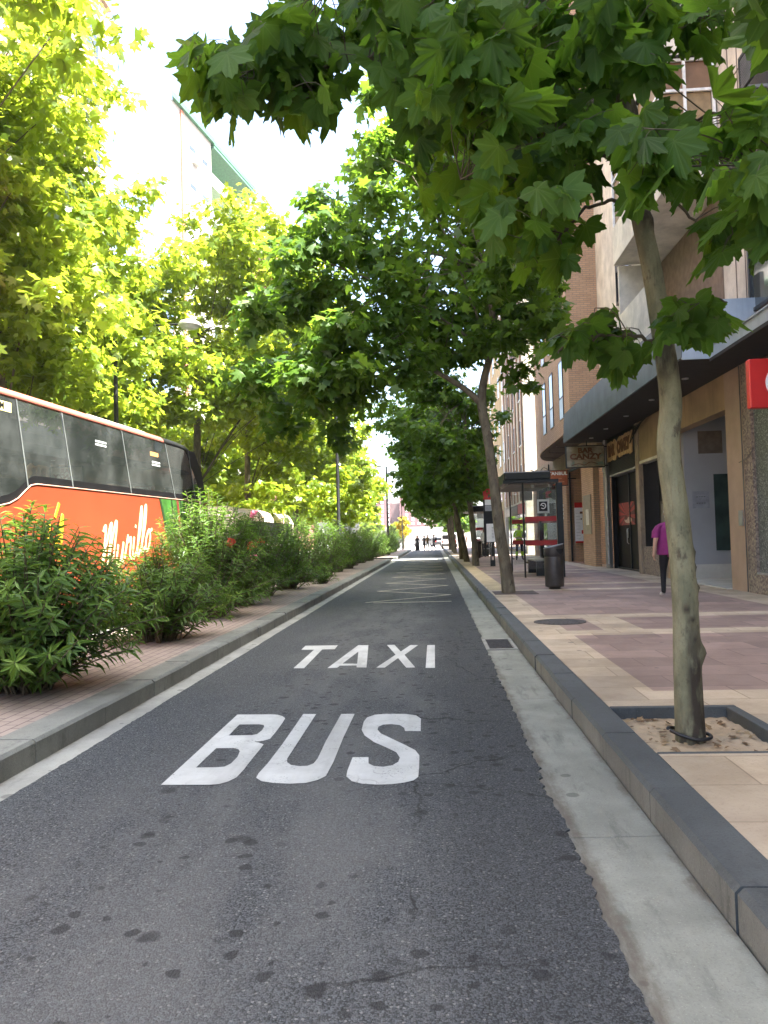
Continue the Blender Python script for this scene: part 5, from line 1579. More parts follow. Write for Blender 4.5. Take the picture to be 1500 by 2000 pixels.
# pink block at the end of the avenue
Pk = thing('pink_block', 'distant pink apartment block with white windows at the end of the avenue', 'building', (-10, 222, 0))
mb = MB(); mb.box(-19, -12.3, 220, 236, 4.6, 12.6, 0); mb.box(-12.25, -9.5, 222, 236, 4.6, 11.6, 2); mb.box(-9.45, 10, 219, 236, 4.6, 13.2, 0); mb.box(-22, 12, 216, 236, 0, 4.55, 1)
mb.build('walls', [M('pink_wall', (.17, .085, .085), .8, 0, .06), M('pale_podium', (.26, .24, .22), .8), M('pink_recess', (.15, .10, .10), .8)], Pk)
for fl in range(6):
    for k in range(11):
        x = -18.4 + k * 1.75
        if -12.6 < x < -9.4: continue
        yf = 220 if x < -12 else 219
        f = MB(); f.box(x, x + .75, yf - .06, yf - .002, 5.2 + fl * 1.25, 5.95 + fl * 1.25, 0); f.build('window', m_white2, Pk)

# ================================================================== the coach
m_coach = M('coach_orange', (0.27, 0.047, 0.020), 0.30, 0, .06, .8, spec=.5)
m_coral = M('coach_coral', (0.36, 0.115, 0.085), 0.35, 0, .06, .8)
m_rub = M('rubber_trim', (.012, .012, .013), .6)
m_seat = M('seat_cloth', (.06, .065, .09), .9)
m_yel = M('headrest_yellow', (.62, .43, .02), .8)
m_cg = glass_mat('coach_glass', (.62, .72, .68), .42, .02)
_n = m_cg.node_tree; _o = _n.nodes['Material Output']; _s = _o.inputs['Surface'].links[0].from_socket
_df = nd(_n, 'ShaderNodeBsdfDiffuse'); _v = noise(_n, objco(_n), 1.2, 5, .65)  # mottled grey film mixed in to stand for reflections on the panes
_n.links.new(mixc(_n, sstep(_n, _v, .35, .7), (.055, .066, .06), (.19, .21, .20)), _df.inputs[0])
_mx = nd(_n, 'ShaderNodeMixShader'); _mx.inputs[0].default_value = .24
_n.links.new(_s, _mx.inputs[1]); _n.links.new(_df.outputs[0], _mx.inputs[2]); _n.links.new(_mx.outputs[0], _o.inputs['Surface'])
BRZ = math.radians(-3.15)
Bus = thing('coach', 'orange coach with dark windows and slanted script lettering, waiting beyond the oleanders', 'coach', (-5.2, 9.0, -.006), BRZ)
W = 2.5; U0, U1 = -6.6, 7.35        # local: x = 0 is the side we see, u runs forward
LZ = .006                             # height of the root under the road datum


def bl(mbx, name, mats, par=None):
    o = mbx.build(name, mats); o.parent = par or Bus
    return o


def front_u(z):
    """raked nose"""
    return float(np.interp(z, [.3, .9, 1.6, 2.3, 2.9, 3.3, 3.42], [7.42, 7.48, 7.36, 7.12, 6.82, 6.42, 6.0]))


# lower body with the swoop of the window line, cut for the wheels
side = [(U0, .42), (-5.2, .42)]
def arch(u):
    return [(u - .56 * math.cos(a), .42 + .56 * math.sin(a)) for a in np.linspace(0, PI, 9)]
side += arch(-3.6) + [(3.2, .42)] + arch(4.9) + [(7.4, .36), (7.48, .9), (7.36, 1.6), (7.12, 2.27), (5.0, 2.25), (3.0, 2.24), (.72, 2.225), (.58, 2.20), (.45, 2.12), (.30, 2.02), (.12, 1.95), (-.1, 1.91), (-1.2, 1.86), (U0, 1.86)]
mb = MB(); mb.prism(side, lambda u, z: (0, u, z), lambda u, z: (-W, u, z), 0)
bl(mb, 'lower_body', [m_coach])
mb = MB()
edge = [(7.10, 2.268), (5.0, 2.252), (3.0, 2.242), (.72, 2.227), (.58, 2.202), (.45, 2.122), (.30, 2.022), (.12, 1.952), (-.1, 1.912), (-1.2, 1.862), (U0, 1.862)]
mb.tube([(.004, u, z) for u, z in edge], .009, 6); bl(mb, 'pale_beading', M('beading_cream', (.42, .24, .18), .4))
# roof shell
def roof_ring(u, z0, zt, inset=0.0):
    pr = [(0 - inset, z0), (-.015 - inset, zt - .10), (-.07 - inset, zt - .045), (-.20 - inset, zt), (-W + .20 + inset, zt), (-W + .07 + inset, zt - .045), (-W + .015 + inset, zt - .10), (-W + inset, z0)]
    return [(x, u, z) for x, z in pr]
mb = MB()
mb.loft([roof_ring(u, z0, zt) for u, z0, zt in [(U0, 3.26, 3.42), (-3, 3.265, 3.425), (0, 3.268, 3.43), (4.9, 3.268, 3.43)]], 0, True, True)
bl(mb, 'roof', [m_coral])
mb = MB()
mb.loft([roof_ring(u, z0, zt, i) for u, z0, zt, i in [(4.905, 3.268, 3.43, 0), (5.6, 3.268, 3.43, 0), (6.1, 3.25, 3.40, .0), (6.38, 3.22, 3.33, .02), (6.55, 3.14, 3.20, .06)]], 0, True, True)
bl(mb, 'front_cap', [m_black])
mb = MB(); mb.loft([[(x, u, 3.425 + h * s) for x, s in ((-.5, 0), (-.6, 1), (-1.9, 1), (-2.0, 0))] for u, h in ((2.9, .0), (3.2, .15), (5.4, .15), (6.0, .02))], 0, True, True)
bl(mb, 'roof_hatch', [M('hatch_grey', (.55, .5, .46), .4)])
# glazing: panes between thin pillars
def tl(u0t, u0b):  # pillar leaning back slightly, top u / bottom u
    return u0t, u0b
div = [(-2.55, -2.3), (-1.1, -.85), (.28, .52), (1.35, 1.63), (3.17, 3.5), (4.93, 5.38), (6.08, 6.45)]
def zb(u): return float(np.interp(u, [-7, -1.2, -.1, .12, .30, .45, .58, .72, 7.1], [1.862, 1.862, 1.912, 1.952, 2.022, 2.122, 2.202, 2.227, 2.268]))
edges = [(U0 + .02, U0 + .02)] + div + [(6.42, 7.05)]
for i in range(len(edges) - 1):
    (at_, ab), (bt, bb) = edges[i], edges[i + 1]
    us = np.linspace(ab + .012, bb - .012, 14)
    low = [(u, zb(u) + .01) for u in us]
    poly = [(at_ + .012, 3.262)] + low + [(bt - .012, 3.262)]
    mb = MB(); mb.prism(poly, lambda u, z: (-.012, u, z), lambda u, z: (-.004, u, z))
    g = bl(mb, 'side_window', [m_cg])
    # black printed border along the foot of the pane
    mb = MB()
    for q in range(len(low) - 1):
        (ua, za), (ub, zb_) = low[q], low[q + 1]
        mb.add([(-.002, ua, za), (-.002, ub, zb_), (-.002, ub, zb_ + .10), (-.002, ua, za + .10)], [(0, 1, 2, 3)])
    bl(mb, 'window_border', [m_black], g)
for (ut, ub) in div:
    mb = MB(); mb.prism([(ut - .012, 3.266), (ub - .012, zb(ub) + .008), (ub + .012, zb(ub) + .008), (ut + .012, 3.266)], lambda u, z: (.0, u, z), lambda u, z: (.006, u, z))
    bl(mb, 'window_pillar', [M('pillar_grey', (.13, .145, .14), .5)])
mb = MB(); mb.prism([(5.95, 3.268), (6.95, 2.27), (7.10, 2.27), (6.80, 2.9), (6.42, 3.268)], lambda u, z: (-.001, u, z), lambda u, z: (.004, u, z), 0)
bl(mb, 'front_pillar', [m_black])
# windscreen, far side, back wall, floor and dark interior
mb = MB()
zz = [.9, 1.6, 2.27, 2.6, 2.9, 3.15, 3.26]
mb.loft([[(-.02, front_u(z) - .02, z), (-.6, front_u(z) + .12, z), (-1.25, front_u(z) + .16, z), (-1.9, front_u(z) + .12, z), (-W + .02, front_u(z) - .02, z)] for z in zz[2:]], 0, True, False, False)
bl(mb, 'windscreen', [m_cg])
mb = MB(); mb.box(-W, -W + .03, U0, 6.4, 2.25, 2.40); mb.box(-W, -.001, U0, U0 + .03, 1.87, 3.26)
for u in (-5, -3.4, -1.8, -.2, 1.4, 3, 4.6, 6.2): mb.box(-W, -W + .03, u, u + .14, 2.401, 3.26)
bl(mb, 'far_side', [m_coach])
mb = MB(); mb.box(-W + .06, -.06, U0 + .05, 5.0, 3.05, 3.2); bl(mb, 'luggage_rack', [M('interior_grey', (.10, .105, .11), .8)])
for k in range(11):
    u = -5.6 + k * .86
    for x in (-.55, -1.9):
        mb = MB(); mb.box(x - .42, x + .42, u, u + .14, 1.87 if u < -.3 else 2.26, 2.62, bev=.03)
        s = bl(mb, 'seat', [m_seat])
        mb = MB(); mb.box(x - .30, x + .30, u - .012, u + .15, 2.44, 2.60, bev=.03); bl(mb, 'headrest', [m_yel], s)
# wheels
for u in (-3.6, 4.9):
    for x in (-.16, -W + .16):
        mb = MB(); pr = [(.26, -.13), (.44, -.13), (.49, -.09), (.49, .09), (.44, .13), (.26, .13)]
        mb.lathe([(r, z) for r, z in pr], (0, 0, 0), 28, 0)
        mb.v = [(x + q[2], u + q[0], .495 + q[1]) for q in mb.v]
        wt = bl(mb, 'wheel', [m_rub])
        mb = MB(); mb.lathe([(.02, .10), (.10, .10), (.13, .03), (.24, .02), (.262, .11)], (0, 0, 0), 24, 0); mb.v = [(x + q[2], u + q[0], .495 + q[1]) for q in mb.v]; bl(mb, 'rim', [m_steel], wt)
# green and dark artwork at the front door, and slanted lettering
mb = MB()
mb.prism([(4.62, 2.23), (6.6, 2.25), (6.9, .9), (5.6, .9), (4.95, 1.5)], lambda u, z: (.002, u, z), lambda u, z: (.004, u, z), 0)
for k, (a, b) in enumerate([(4.62, 4.95), (5.15, 5.3), (5.6, 5.7), (6.0, 6.1)]):
    mb.prism([(a, 2.235), (a + .07, 2.235), (b + .12, 1.5), (b + .5, .95), (b + .42, .95), (b + .02, 1.5)], lambda u, z: (.0045, u, z), lambda u, z: (.006, u, z), 1)
mb.prism([(5.42, 2.235), (5.52, 2.235), (5.62, 1.8), (5.75, 1.2), (5.6, 1.5)], lambda u, z: (.0062, u, z), lambda u, z: (.007, u, z), 2)
bl(mb, 'painted_leaves', [M('livery_green', (.035, .11, .02), .35, 0, .6, 2.5), M('livery_dark', (.02, .035, .015), .35), M('livery_maroon', (.16, .03, .025), .35)])
GL = {
    'A': ([[(0, 0), (.5, 1.3), (.75, 2.0), (.85, 2.0), (.95, 0)], [(.2, .75), (.9, .75)]], 1.2),
    'n': ([[(0, .95), (.05, 0)], [(.05, .5), (.3, .95), (.55, .9), (.58, .15), (.75, 0)]], .85),
    'd': ([[(.6, .8), (.3, 1.0), (.05, .5), (.25, 0), (.6, .4), (.65, 2.0)], [(.65, 2.0), (.62, .1), (.85, .05)]], .95),
    'r': ([[(0, .2), (.16, 1.1), (.22, .85), (.5, .95), (.5, .25), (.72, 0)]], .78),
    'e': ([[(0, .35), (.4, .6), (.35, 1.0), (.12, .85), (.05, .3), (.25, 0), (.6, .25)]], .68),
    's': ([[(0, .1), (.3, .5), (.42, 1.25), (.5, .8), (.5, .2), (.3, 0), (.1, .15)]], .7),
    'M': ([[(.0, 1.75), (.12, 1.95), (.22, 1.7), (.12, .1)], [(.12, .1), (.5, 1.6), (.66, 1.95), (.72, 1.7), (.62, .1)], [(.62, .1), (.98, 1.7), (1.14, 1.95), (1.2, 1.6), (1.12, .2), (1.3, 0)]], 1.45),
    'u': ([[(.05, .95), (.02, .25), (.2, 0), (.45, .3), (.55, .95)], [(.55, .95), (.55, .2), (.75, .05)]], .8),
    'i': ([[(.05, .95), (.03, .2), (.2, 0), (.38, .2)], [(.1, 1.32), (.12, 1.45)]], .42),
    'l': ([[(0, .25), (.26, 1.2), (.26, 2.0), (.12, 2.0), (.06, .4), (.2, 0), (.42, .25)]], .46),
    'o': ([[(.3, .95), (.05, .6), (.12, .05), (.4, .1), (.5, .6), (.3, .95), (.42, .85), (.66, .9)]], .7),
}


def script(word, u, z, size, rise, mat, r, name, acc=None):
    mb = MB(); x = 0.0
    for ch in word:
        st, adv = GL[ch]
        for s in st:
            pts = smooth_path([(px, py, 0) for px, py in s], max(4, len(s) * 6))
            P3 = []
            for (px, py, _) in pts:
                uu = u + (x + px + .22 * py) * size; P3.append((.006, uu, z + py * size + rise * (uu - u)))
            mb.tube(P3, r, 8, 0, True, True, ((1, 0, 0), .12))
        x += adv
    if acc:
        (a0, b0, a1, b1) = acc; mb.tube([(.006, a0, b0), (.006, a1, b1)], r * 1.05, 8, 0, True, True, ((1, 0, 0), .12))
    return bl(mb, name, [mat])


m_lt = M('letter_cream', (.60, .54, .28), .4, 0, .04); m_ly = M('letter_yellow', (.55, .37, .02), .4, 0, .06); m_ls = M('letter_shadow', (.10, .02, .012), .5)
script('Murillo', 2.36, .93, .37, .21, m_lt, .030, 'lettering')
script('Andr', -1.62, .98, .40, .16, m_ly, .030, 'lettering')
script('es', .78, 1.25, .40, .16, m_ly, .031, 'lettering', (1.14, 1.80, 1.25, 2.0))
mb = MB(); mb.box(-.003, .0, -.55, .18, 3.08, 3.20, 0)
wt = bl(mb, 'web_label', [M('label_yellow', (.72, .66, .30), .5)])
me = text_mesh('.COM', .12, .001, bold=.004); mt = Matrix(((0, 0, 1), (1, 0, 0), (0, 1, 0))).to_4x4(); mt.translation = Vector((.002, -.12, 3.14)); me.transform(mt); me.materials.clear(); me.materials.append(m_black); link('lettering', me, wt)
for u, z in ((2.3, 2.98), (4.35, 2.86)):
    mb = MB()
    for k in range(2): mb.box(-.003, -.001, u, u + .35, z - k * .05, z - k * .05 + .03)
    bl(mb, 'window_notice', [M('notice_grey', (.45, .48, .47), .6)])
mb = MB(); mb.box(-.003, -.001, 4.28, 4.62, 2.98, 3.05); bl(mb, 'orange_label', [M('label_orange', (.7, .35, .10), .5)])

# pale second coach further along: only its roof shows over the hedge
B2 = thing('coach', 'pale pink roofed coach ahead, only its rounded roof above the oleanders', 'coach', (-7.6, 29.5, 0), math.radians(-2))
mb = MB()
def ring2(u, w_, z0, zt): return [(x, u, z) for x, z in [(w_, z0), (w_, zt - .3), (w_ - .1, zt - .12), (w_ - .35, zt), (-w_ + .35, zt), (-w_ + .1, zt - .12), (-w_, zt - .3), (-w_, z0)]]
mb.loft([ring2(u, w_, .35, zt) for u, w_, zt in [(-5, 1.1, 2.1), (-4.9, 1.2, 2.5), (-4.4, 1.25, 2.62), (4, 1.25, 2.62), (4.6, 1.2, 2.5), (4.8, 1.1, 2.1)]], 0, True, True); o = mb.build('body', [M('coach_pale', (.66, .50, .46), .35)]); o.parent = B2
mb = MB(); mb.box(1.252, 1.262, -4.3, 4.0, 1.35, 2.15); o = mb.build('side_glazing', [m_black]); o.parent = B2
for u in (-2.8, 2.8):
    for x in (1.05, -1.05):
        mb = MB(); mb.lathe([(.2, -.12), (.42, -.12), (.45, 0), (.42, .12), (.2, .12)], (0, 0, 0), 20); mb.v = [(x + q[2] * 1.0, u + q[0], .46 + q[1]) for q in mb.v]; o = mb.build('wheel', [m_rub]); o.parent = B2

# ================================================================== street furniture
m_post = M('black_post', (.014, .016, .018), .4, .3)
m_lampw = M('lamp_pale', (.62, .63, .62), .35, .1)


def lamp(label, x, y, h, arm=(1.6, 0), head=True, z0=K, r=.075):
    t = thing('street_lamp', label, 'street lamp', (x, y, z0), 0, 'street lamps along the lane')
    mb = MB(); mb.tube([(x, y, z0), (x, y, z0 + .9), (x, y, z0 + .95), (x, y, z0 + h)], [r * 1.5, r * 1.5, r, r * .7], 14); mb.build('post', m_post, t)
    tip = (x + arm[0], y + arm[1], z0 + h + .12)
    mb = MB(); mb.tube(smooth_path([(x, y, z0 + h - .03), (x + arm[0] * .5, y + arm[1] * .5, z0 + h + .12), tip], 12), .03, 8); mb.build('arm', m_post, t)
    mb = MB(); mb.lathe([(.04, .14), (.10, .12), (.26, .04), (.30, -.01), (.29, -.05)], tip, 26, 0); mb.build('lamp_head', m_lampw, t)
    mb = MB(); mb.lathe([(.27, -.05), (.22, -.11), (.10, -.14), (.01, -.145)], tip, 24, 0, True, False); mb.build('diffuser', M('diffuser', (.55, .56, .55), .2), t)
    return t


lamp('nearest black lamp post rising from the hedge into the leaves', -3.70, 30.0, 8.6, (-1.8, 0))
lamp('black lamp post in the hedge before the pink building, slimmer', -3.55, 60.0, 6.9, (-.6, 0), r=.09)
lamp('farthest thin lamp post at the end of the hedge', -3.4, 84.0, 7.6, (-.8, 0), r=.06, z0=0.0)
lamp('street lamp beyond the coach whose pale round head hangs among the sunlit leaves', -8.4, 20.0, 7.0, (2.05, 0))

# bus shelter
m_shelter = M('shelter_black', (.016, .019, .021), .4, .3)
m_clear = glass_mat('shelter_clear_glass', (.95, .97, .96), .93, .02)
m_band = M('red_band', (.30, .012, .014), .4)


def shelter(label, x0, x1, y0, y1, h=3.0):
    t = thing('bus_shelter', label, 'bus shelter', ((x0 + x1) / 2, (y0 + y1) / 2, K), 0, 'bus shelters on the shop pavement')
    mb = MB(); mb.box(x0 - .55, x1 + .02, y0 - .05, y1 + .15, K + h - .26, K + h - .17, 0); mb.box(x0 - .5, x1 - .18, y0 + .05, y1 + .05, K + h - .168, K + h + .08, 0, bev=.03); mb.box(x0 - .4, x1 - .05, y0 + .1, y1 - .1, K + h - .30, K + h - .262, 1)
    mb.build('roof', [m_shelter, M('shelter_soffit', (.22, .20, .19), .6)], t)
    for (x, y, r) in ((x0 + .02, y0 + .05, .028), (x0 + .02, y1 - .05, .028)):
        mb = MB(); mb.tube([(x, y, K), (x, y, K + h - .26)], r, 10); mb.box(x + .02, x + .09, y - .02, y + .02, K + .42, K + .46); mb.build('post', m_shelter, t)
    for y in (y0 + .05, y1 - .05):
        mb = MB(); mb.box(x1 - .05, x1 + .13, y - .08, y + .08, K, K + h - .27, bev=.01); mb.build('pillar', m_shelter, t)
        mb = MB(); mb.box(x0 + .06, x1 - .06, y - .006, y + .006, K + .25, K + h - .4); p = mb.build('glass_panel', m_clear, t)
        for zz in (.92, 1.62): mb = MB(); mb.box(x0 + .06, x1 - .06, y - .011, y - .007, K + zz, K + zz + .14); mb.build('red_stripe', m_band, p)
    mb = MB(); mb.box(x1 + .02, x1 + .032, y0 + .2, y1 - .2, K + .25, K + h - .4); p = mb.build('glass_panel', m_clear, t)
    for zz in (.92, 1.62): mb = MB(); mb.box(x1 + .013, x1 + .019, y0 + .2, y1 - .2, K + zz, K + zz + .14); mb.build('red_stripe', m_band, p)
    for k in range(1, 3):
        yy = y0 + (y1 - y0) * k / 3; mb = MB(); mb.box(x1 + .033, x1 + .07, yy - .02, yy + .02, K, K + h - .27); mb.build('mullion', m_shelter, t)
    mb = MB(); mb.box(x1 - .62, x1 - .12, y0 + .7, y1 - .9, K + .44, K + .48); b_ = mb.build('bench', [M('bench_steel', (.28, .29, .28), .35, .6)], t)
    for yy in (y0 + .8, y1 - 1.05):
        mb = MB(); mb.box(x1 - .58, x1 - .16, yy, yy + .07, K, K + .439); mb.build('leg', m_shelter, b_)
    mb = MB(); mb.box(x0 + .30, x0 + .72, y1 - .5, y1 - .44, K + h - .62, K + h - .31); mb.build('info_screen', M('screen_case', (.40, .41, .42), .4), t)
    mb = MB(); mb.ball((x0 + .35, y0 + .3, K + h - .33), .06); mb.ball((x0 + .85, y0 + .3, K + h - .33), .06); mb.build('camera_dome', M('dome_grey', (.4, .38, .37), .3), t)
    return t


sh = shelter('dark bus shelter with red glass stripes, standing behind the litter bin', 2.60, 3.62, 22.45, 26.3)
mb = MB(); mb.box(3.02, 3.36, 22.47, 22.485, 2.0, 2.40, 0); mb.box(3.07, 3.31, 22.464, 22.470, 2.06, 2.34, 1)
st_ = mb.build('stop_pictogram', [M('pictogram_grey', (.42, .44, .42), .5), m_black], sh)
mb = MB(); mb.tube(smooth_path([(3.12, 22.46, 2.22), (3.16, 22.46, 2.28), (3.24, 22.46, 2.27), (3.26, 22.46, 2.19), (3.20, 22.46, 2.13), (3.13, 22.46, 2.15)], 20), .012, 5); mb.tube([(3.15, 22.46, 2.23), (3.22, 22.46, 2.20)], .012, 5); mb.build('white_mark', m_signw, st_)
shelter('second bus shelter with red stripes, far along the pavement behind the bin', 2.5, 3.5, 46.5, 50.2)

# bus stop sign
T_s = thing('bus_stop_sign', 'slim bus stop sign with red head and white timetable on two legs', 'bus stop sign', (2.37, 31.48, K))
mb = MB()
for x in (2.30, 2.44): mb.box(x - .025, x + .025, 31.45, 31.51, K, 1.12)
mb.box(2.27, 2.47, 31.44, 31.52, K, K + .25); mb.build('leg', m_post, T_s)
mb = MB(); mb.box(2.05, 2.11, 31.44, 31.52, 1.1, 3.25); mb.box(2.11, 2.68, 31.44, 31.52, 1.12, 2.86, 0); mb.build('panel', m_post, T_s)
mb = MB(); mb.prism([(2.06, 2.862), (2.70, 2.862), (2.70, 3.22), (2.55, 3.31), (2.22, 3.31), (2.06, 3.2)], lambda X, Z: (X, 31.43, Z), lambda X, Z: (X, 31.53, Z)); mb.build('red_head', m_red, T_s)
mb = MB(); mb.box(2.12, 2.68, 31.425, 31.438, 2.64, 2.86, 0); mb.build('route_panel', m_signw, T_s)
mb = MB(); mb.box(2.12, 2.4, 31.425, 31.438, 2.40, 2.62); mb.build('route_number', M('route_grey', (.3, .31, .33), .5), T_s)
mb = MB(); mb.box(2.15, 2.68, 31.425, 31.438, 1.14, 1.88, 0, bev=.002); mb.build('timetable', m_signw, T_s)
mb = MB()
for k in range(8): mb.box(2.36, 2.44, 31.419, 31.424, 1.3 + k * .06, 1.315 + k * .06)
mb.tube(smooth_path([(2.25, 31.42, 2.95), (2.4, 31.42, 3.1), (2.5, 31.42, 2.9), (2.6, 31.42, 3.0)], 12), .03, 6); mb.build('printing', [M('print_dark', (.15, .15, .17), .5)], T_s)


def bin_(label, x, y, s=1.0):
    t = thing('litter_bin', label, 'litter bin', (x, y, K), 0, 'round litter bins on the pavement')
    mb = MB(); mb.lathe([(.13, 0), (.13, .045), (.205, .05), (.212, .09), (.216, .70), (.213, .715), (.209, .72), (.209, .727), (.216, .735), (.216, .86)], (x, y, K), 36, 0, True, False)
    n = 36
    r1 = [(x + .216 * math.cos(2 * PI * k / n), y + .216 * math.sin(2 * PI * k / n), K + .86) for k in range(n)]
    r2 = [(x + .216 * math.cos(2 * PI * k / n), y + .216 * math.sin(2 * PI * k / n), K + .95 + .05 * math.cos(2 * PI * k / n)) for k in range(n)]
    mb.loft([r1, r2], 0, True, False)
    mb.build('body', M('bin_brown', (.052, .046, .042), .42, .35, .25, 5), t)
    r3 = [(x + .222 * math.cos(2 * PI * k / n), y + .222 * math.sin(2 * PI * k / n), K + .952 + .05 * math.cos(2 * PI * k / n)) for k in range(n)]
    r4 = [(p[0], p[1], p[2] + .018) for p in r3]
    mb = MB(); mb.loft([r3, r4], 0, False, True); mb.build('lid', M('bin_lid', (.20, .21, .21), .35, .5, .2, 8), t)
    mb = MB()
    for j in range(2):
        pass
    ring = [(.35, .80), (.55, .92)]
    a0 = -.95
    pts = []
    for k in range(15):
        a = a0 - .5 + k / 14 * 1.0
        pts.append((x + .2185 * math.cos(a), y + .2185 * math.sin(a), K + .875 - .09 * math.sin(PI * k / 14)))
    up = [(q[0], q[1], K + .90) for q in pts]
    vs = pts + up; fs = [(k, k + 1, 15 + k + 1, 15 + k) for k in range(14)]
    mb.add(vs, fs); mb.build('opening', m_room, t)
    return t


bin_('near dark brown litter bin with a slanted metal lid', 2.70, 17.63)
b2 = bin_('farther dark litter bin beside the tree trunks near the second shelter', 2.50, 43.9)

# ================================================================== vehicles far off
def car(label, x, y, rz, col, van=False, z0=-.05, cat='car'):
    t = thing('parked_van' if van else 'car', label, cat, (x, y, z0), rz, 'vehicles at the far end of the street')
    mb = MB()
    L, Wd, Hh_ = (4.6, .95, 1.95) if van else (4.2, .87, 1.45)
    if van: prof = [(-2.3, .35), (-2.3, 1.1), (-2.2, 1.85), (-2.0, 1.95), (.9, 1.95), (1.4, 1.75), (1.95, 1.15), (2.3, 1.0), (2.35, .35)]
    else: prof = [(-2.1, .3), (-2.1, .85), (-1.95, 1.0), (-1.6, 1.36), (-1.2, 1.45), (.1, 1.43), (.75, 1.0), (1.8, .85), (2.1, .65), (2.1, .3)]
    mb.loft([[(xx * (1 if z < 1.05 else 1), u, z) for u, z in prof] for xx in (-Wd, -Wd + .06, Wd - .06, Wd)], 0, False, True)
    o = mb.build('body', [M('car_paint_%s' % label[:8], col, .25, .1, .04)]); o.parent = t
    mb = MB()
    wz0, wz1 = (1.15, 1.7) if van else (.92, 1.36)
    mb.box(-Wd - .006, Wd + .006, -1.35 if van else -1.35, .95 if van else .25, wz0, wz1 - .05)
    mb.box(-Wd + .12, Wd - .12, -2.31 if van else -1.97, -2.2 if van else -1.5, wz0 + .05, wz1)
    o = mb.build('windows', [m_black]); o.parent = t
    mb = MB(); mb.box(-Wd + .02, Wd - .02, -2.36 if van else -2.16, -2.28 if van else -2.08, .32, .62); o = mb.build('bumper', [m_rub]); o.parent = t
    for sx in (-1, 1):
        mb = MB(); mb.box(sx * (Wd - .16) - .08, sx * (Wd - .16) + .08, (-2.33 if van else -2.13), -2.0, .75, 1.05); o = mb.build('tail_light', [M('tail_red', (.4, .02, .02), .3)]); o.parent = t
        for u in (-1.35, 1.35):
            mb = MB(); mb.lathe([(.12, -.1), (.3, -.1), (.32, 0), (.3, .1), (.12, .1)], (0, 0, 0), 18); mb.v = [(sx * (Wd - .09) + q[2], u + q[0], .32 + q[1]) for q in mb.v]; o = mb.build('wheel', [m_rub]); o.parent = t
    return t


car('white van parked by the kerb past the last pavement tree', 1.9, 96.0, 0, (.62, .63, .64), True, cat='van')
car('dark car parked ahead of the white van, half hidden', .6, 118, .2, (.05, .06, .07))
car('silver car crossing the far junction behind the people', -1.6, 128, PI / 2, (.4, .42, .45))
car('red car at the far junction beyond the people', 1.0, 137, PI / 2, (.42, .06, .05))
car('grey car waiting at the far junction, left of the others', -6.5, 124, .1, (.25, .27, .30))

# ================================================================== a few small trees and the yellow tree at the far end
def small_tree(label, x, y, h, R, mat, seed, per=170, size=.4, name='small_tree'):
    b = np.array([x, y, -.02])
    return tree(label, tuple(b), [b, b + np.array([0, 0, h * .25]), b + np.array([.05, 0, h * .5]), b + np.array([.1, 0, h * .8])], [.14, .11, .09, .03], ell_clumps(b + np.array([0, 0, h * .66]), (R, R, h * .32), 16, R * .36, seed), per, size, 2, mat, m_bark2, 'small trees at the far junction', seg=8, name=name)


m_leaf_y = leaf_mat('yellow_leaf', (.20, .17, .012), (.42, .35, .03), (.55, .47, .06), (.6, .45, .04), False, .45, .5)
small_tree('small yellow flowering tree past the end of the hedge', -3.9, 100, 4.6, 1.0, m_leaf_y, 301, 330, .3)
small_tree('small round green tree behind the white van', 3.2, 108, 5.2, 2.2, m_leaf, 302)
small_tree('pale green tree left of the junction in front of the pink block', -12, 150, 6.0, 3.0, m_leaf_sun, 303, 90, .6)
small_tree('yellow green tree below the pink block', -7.5, 165, 5.0, 2.6, m_leaf_sun, 304, 90, .6)
small_tree('green tree right of the pink block', 4.0, 160, 8.0, 3.6, m_leaf, 305, 90, .6)

# ================================================================== people
m_eye = M('eye_dark', (.03, .02, .015), .4)


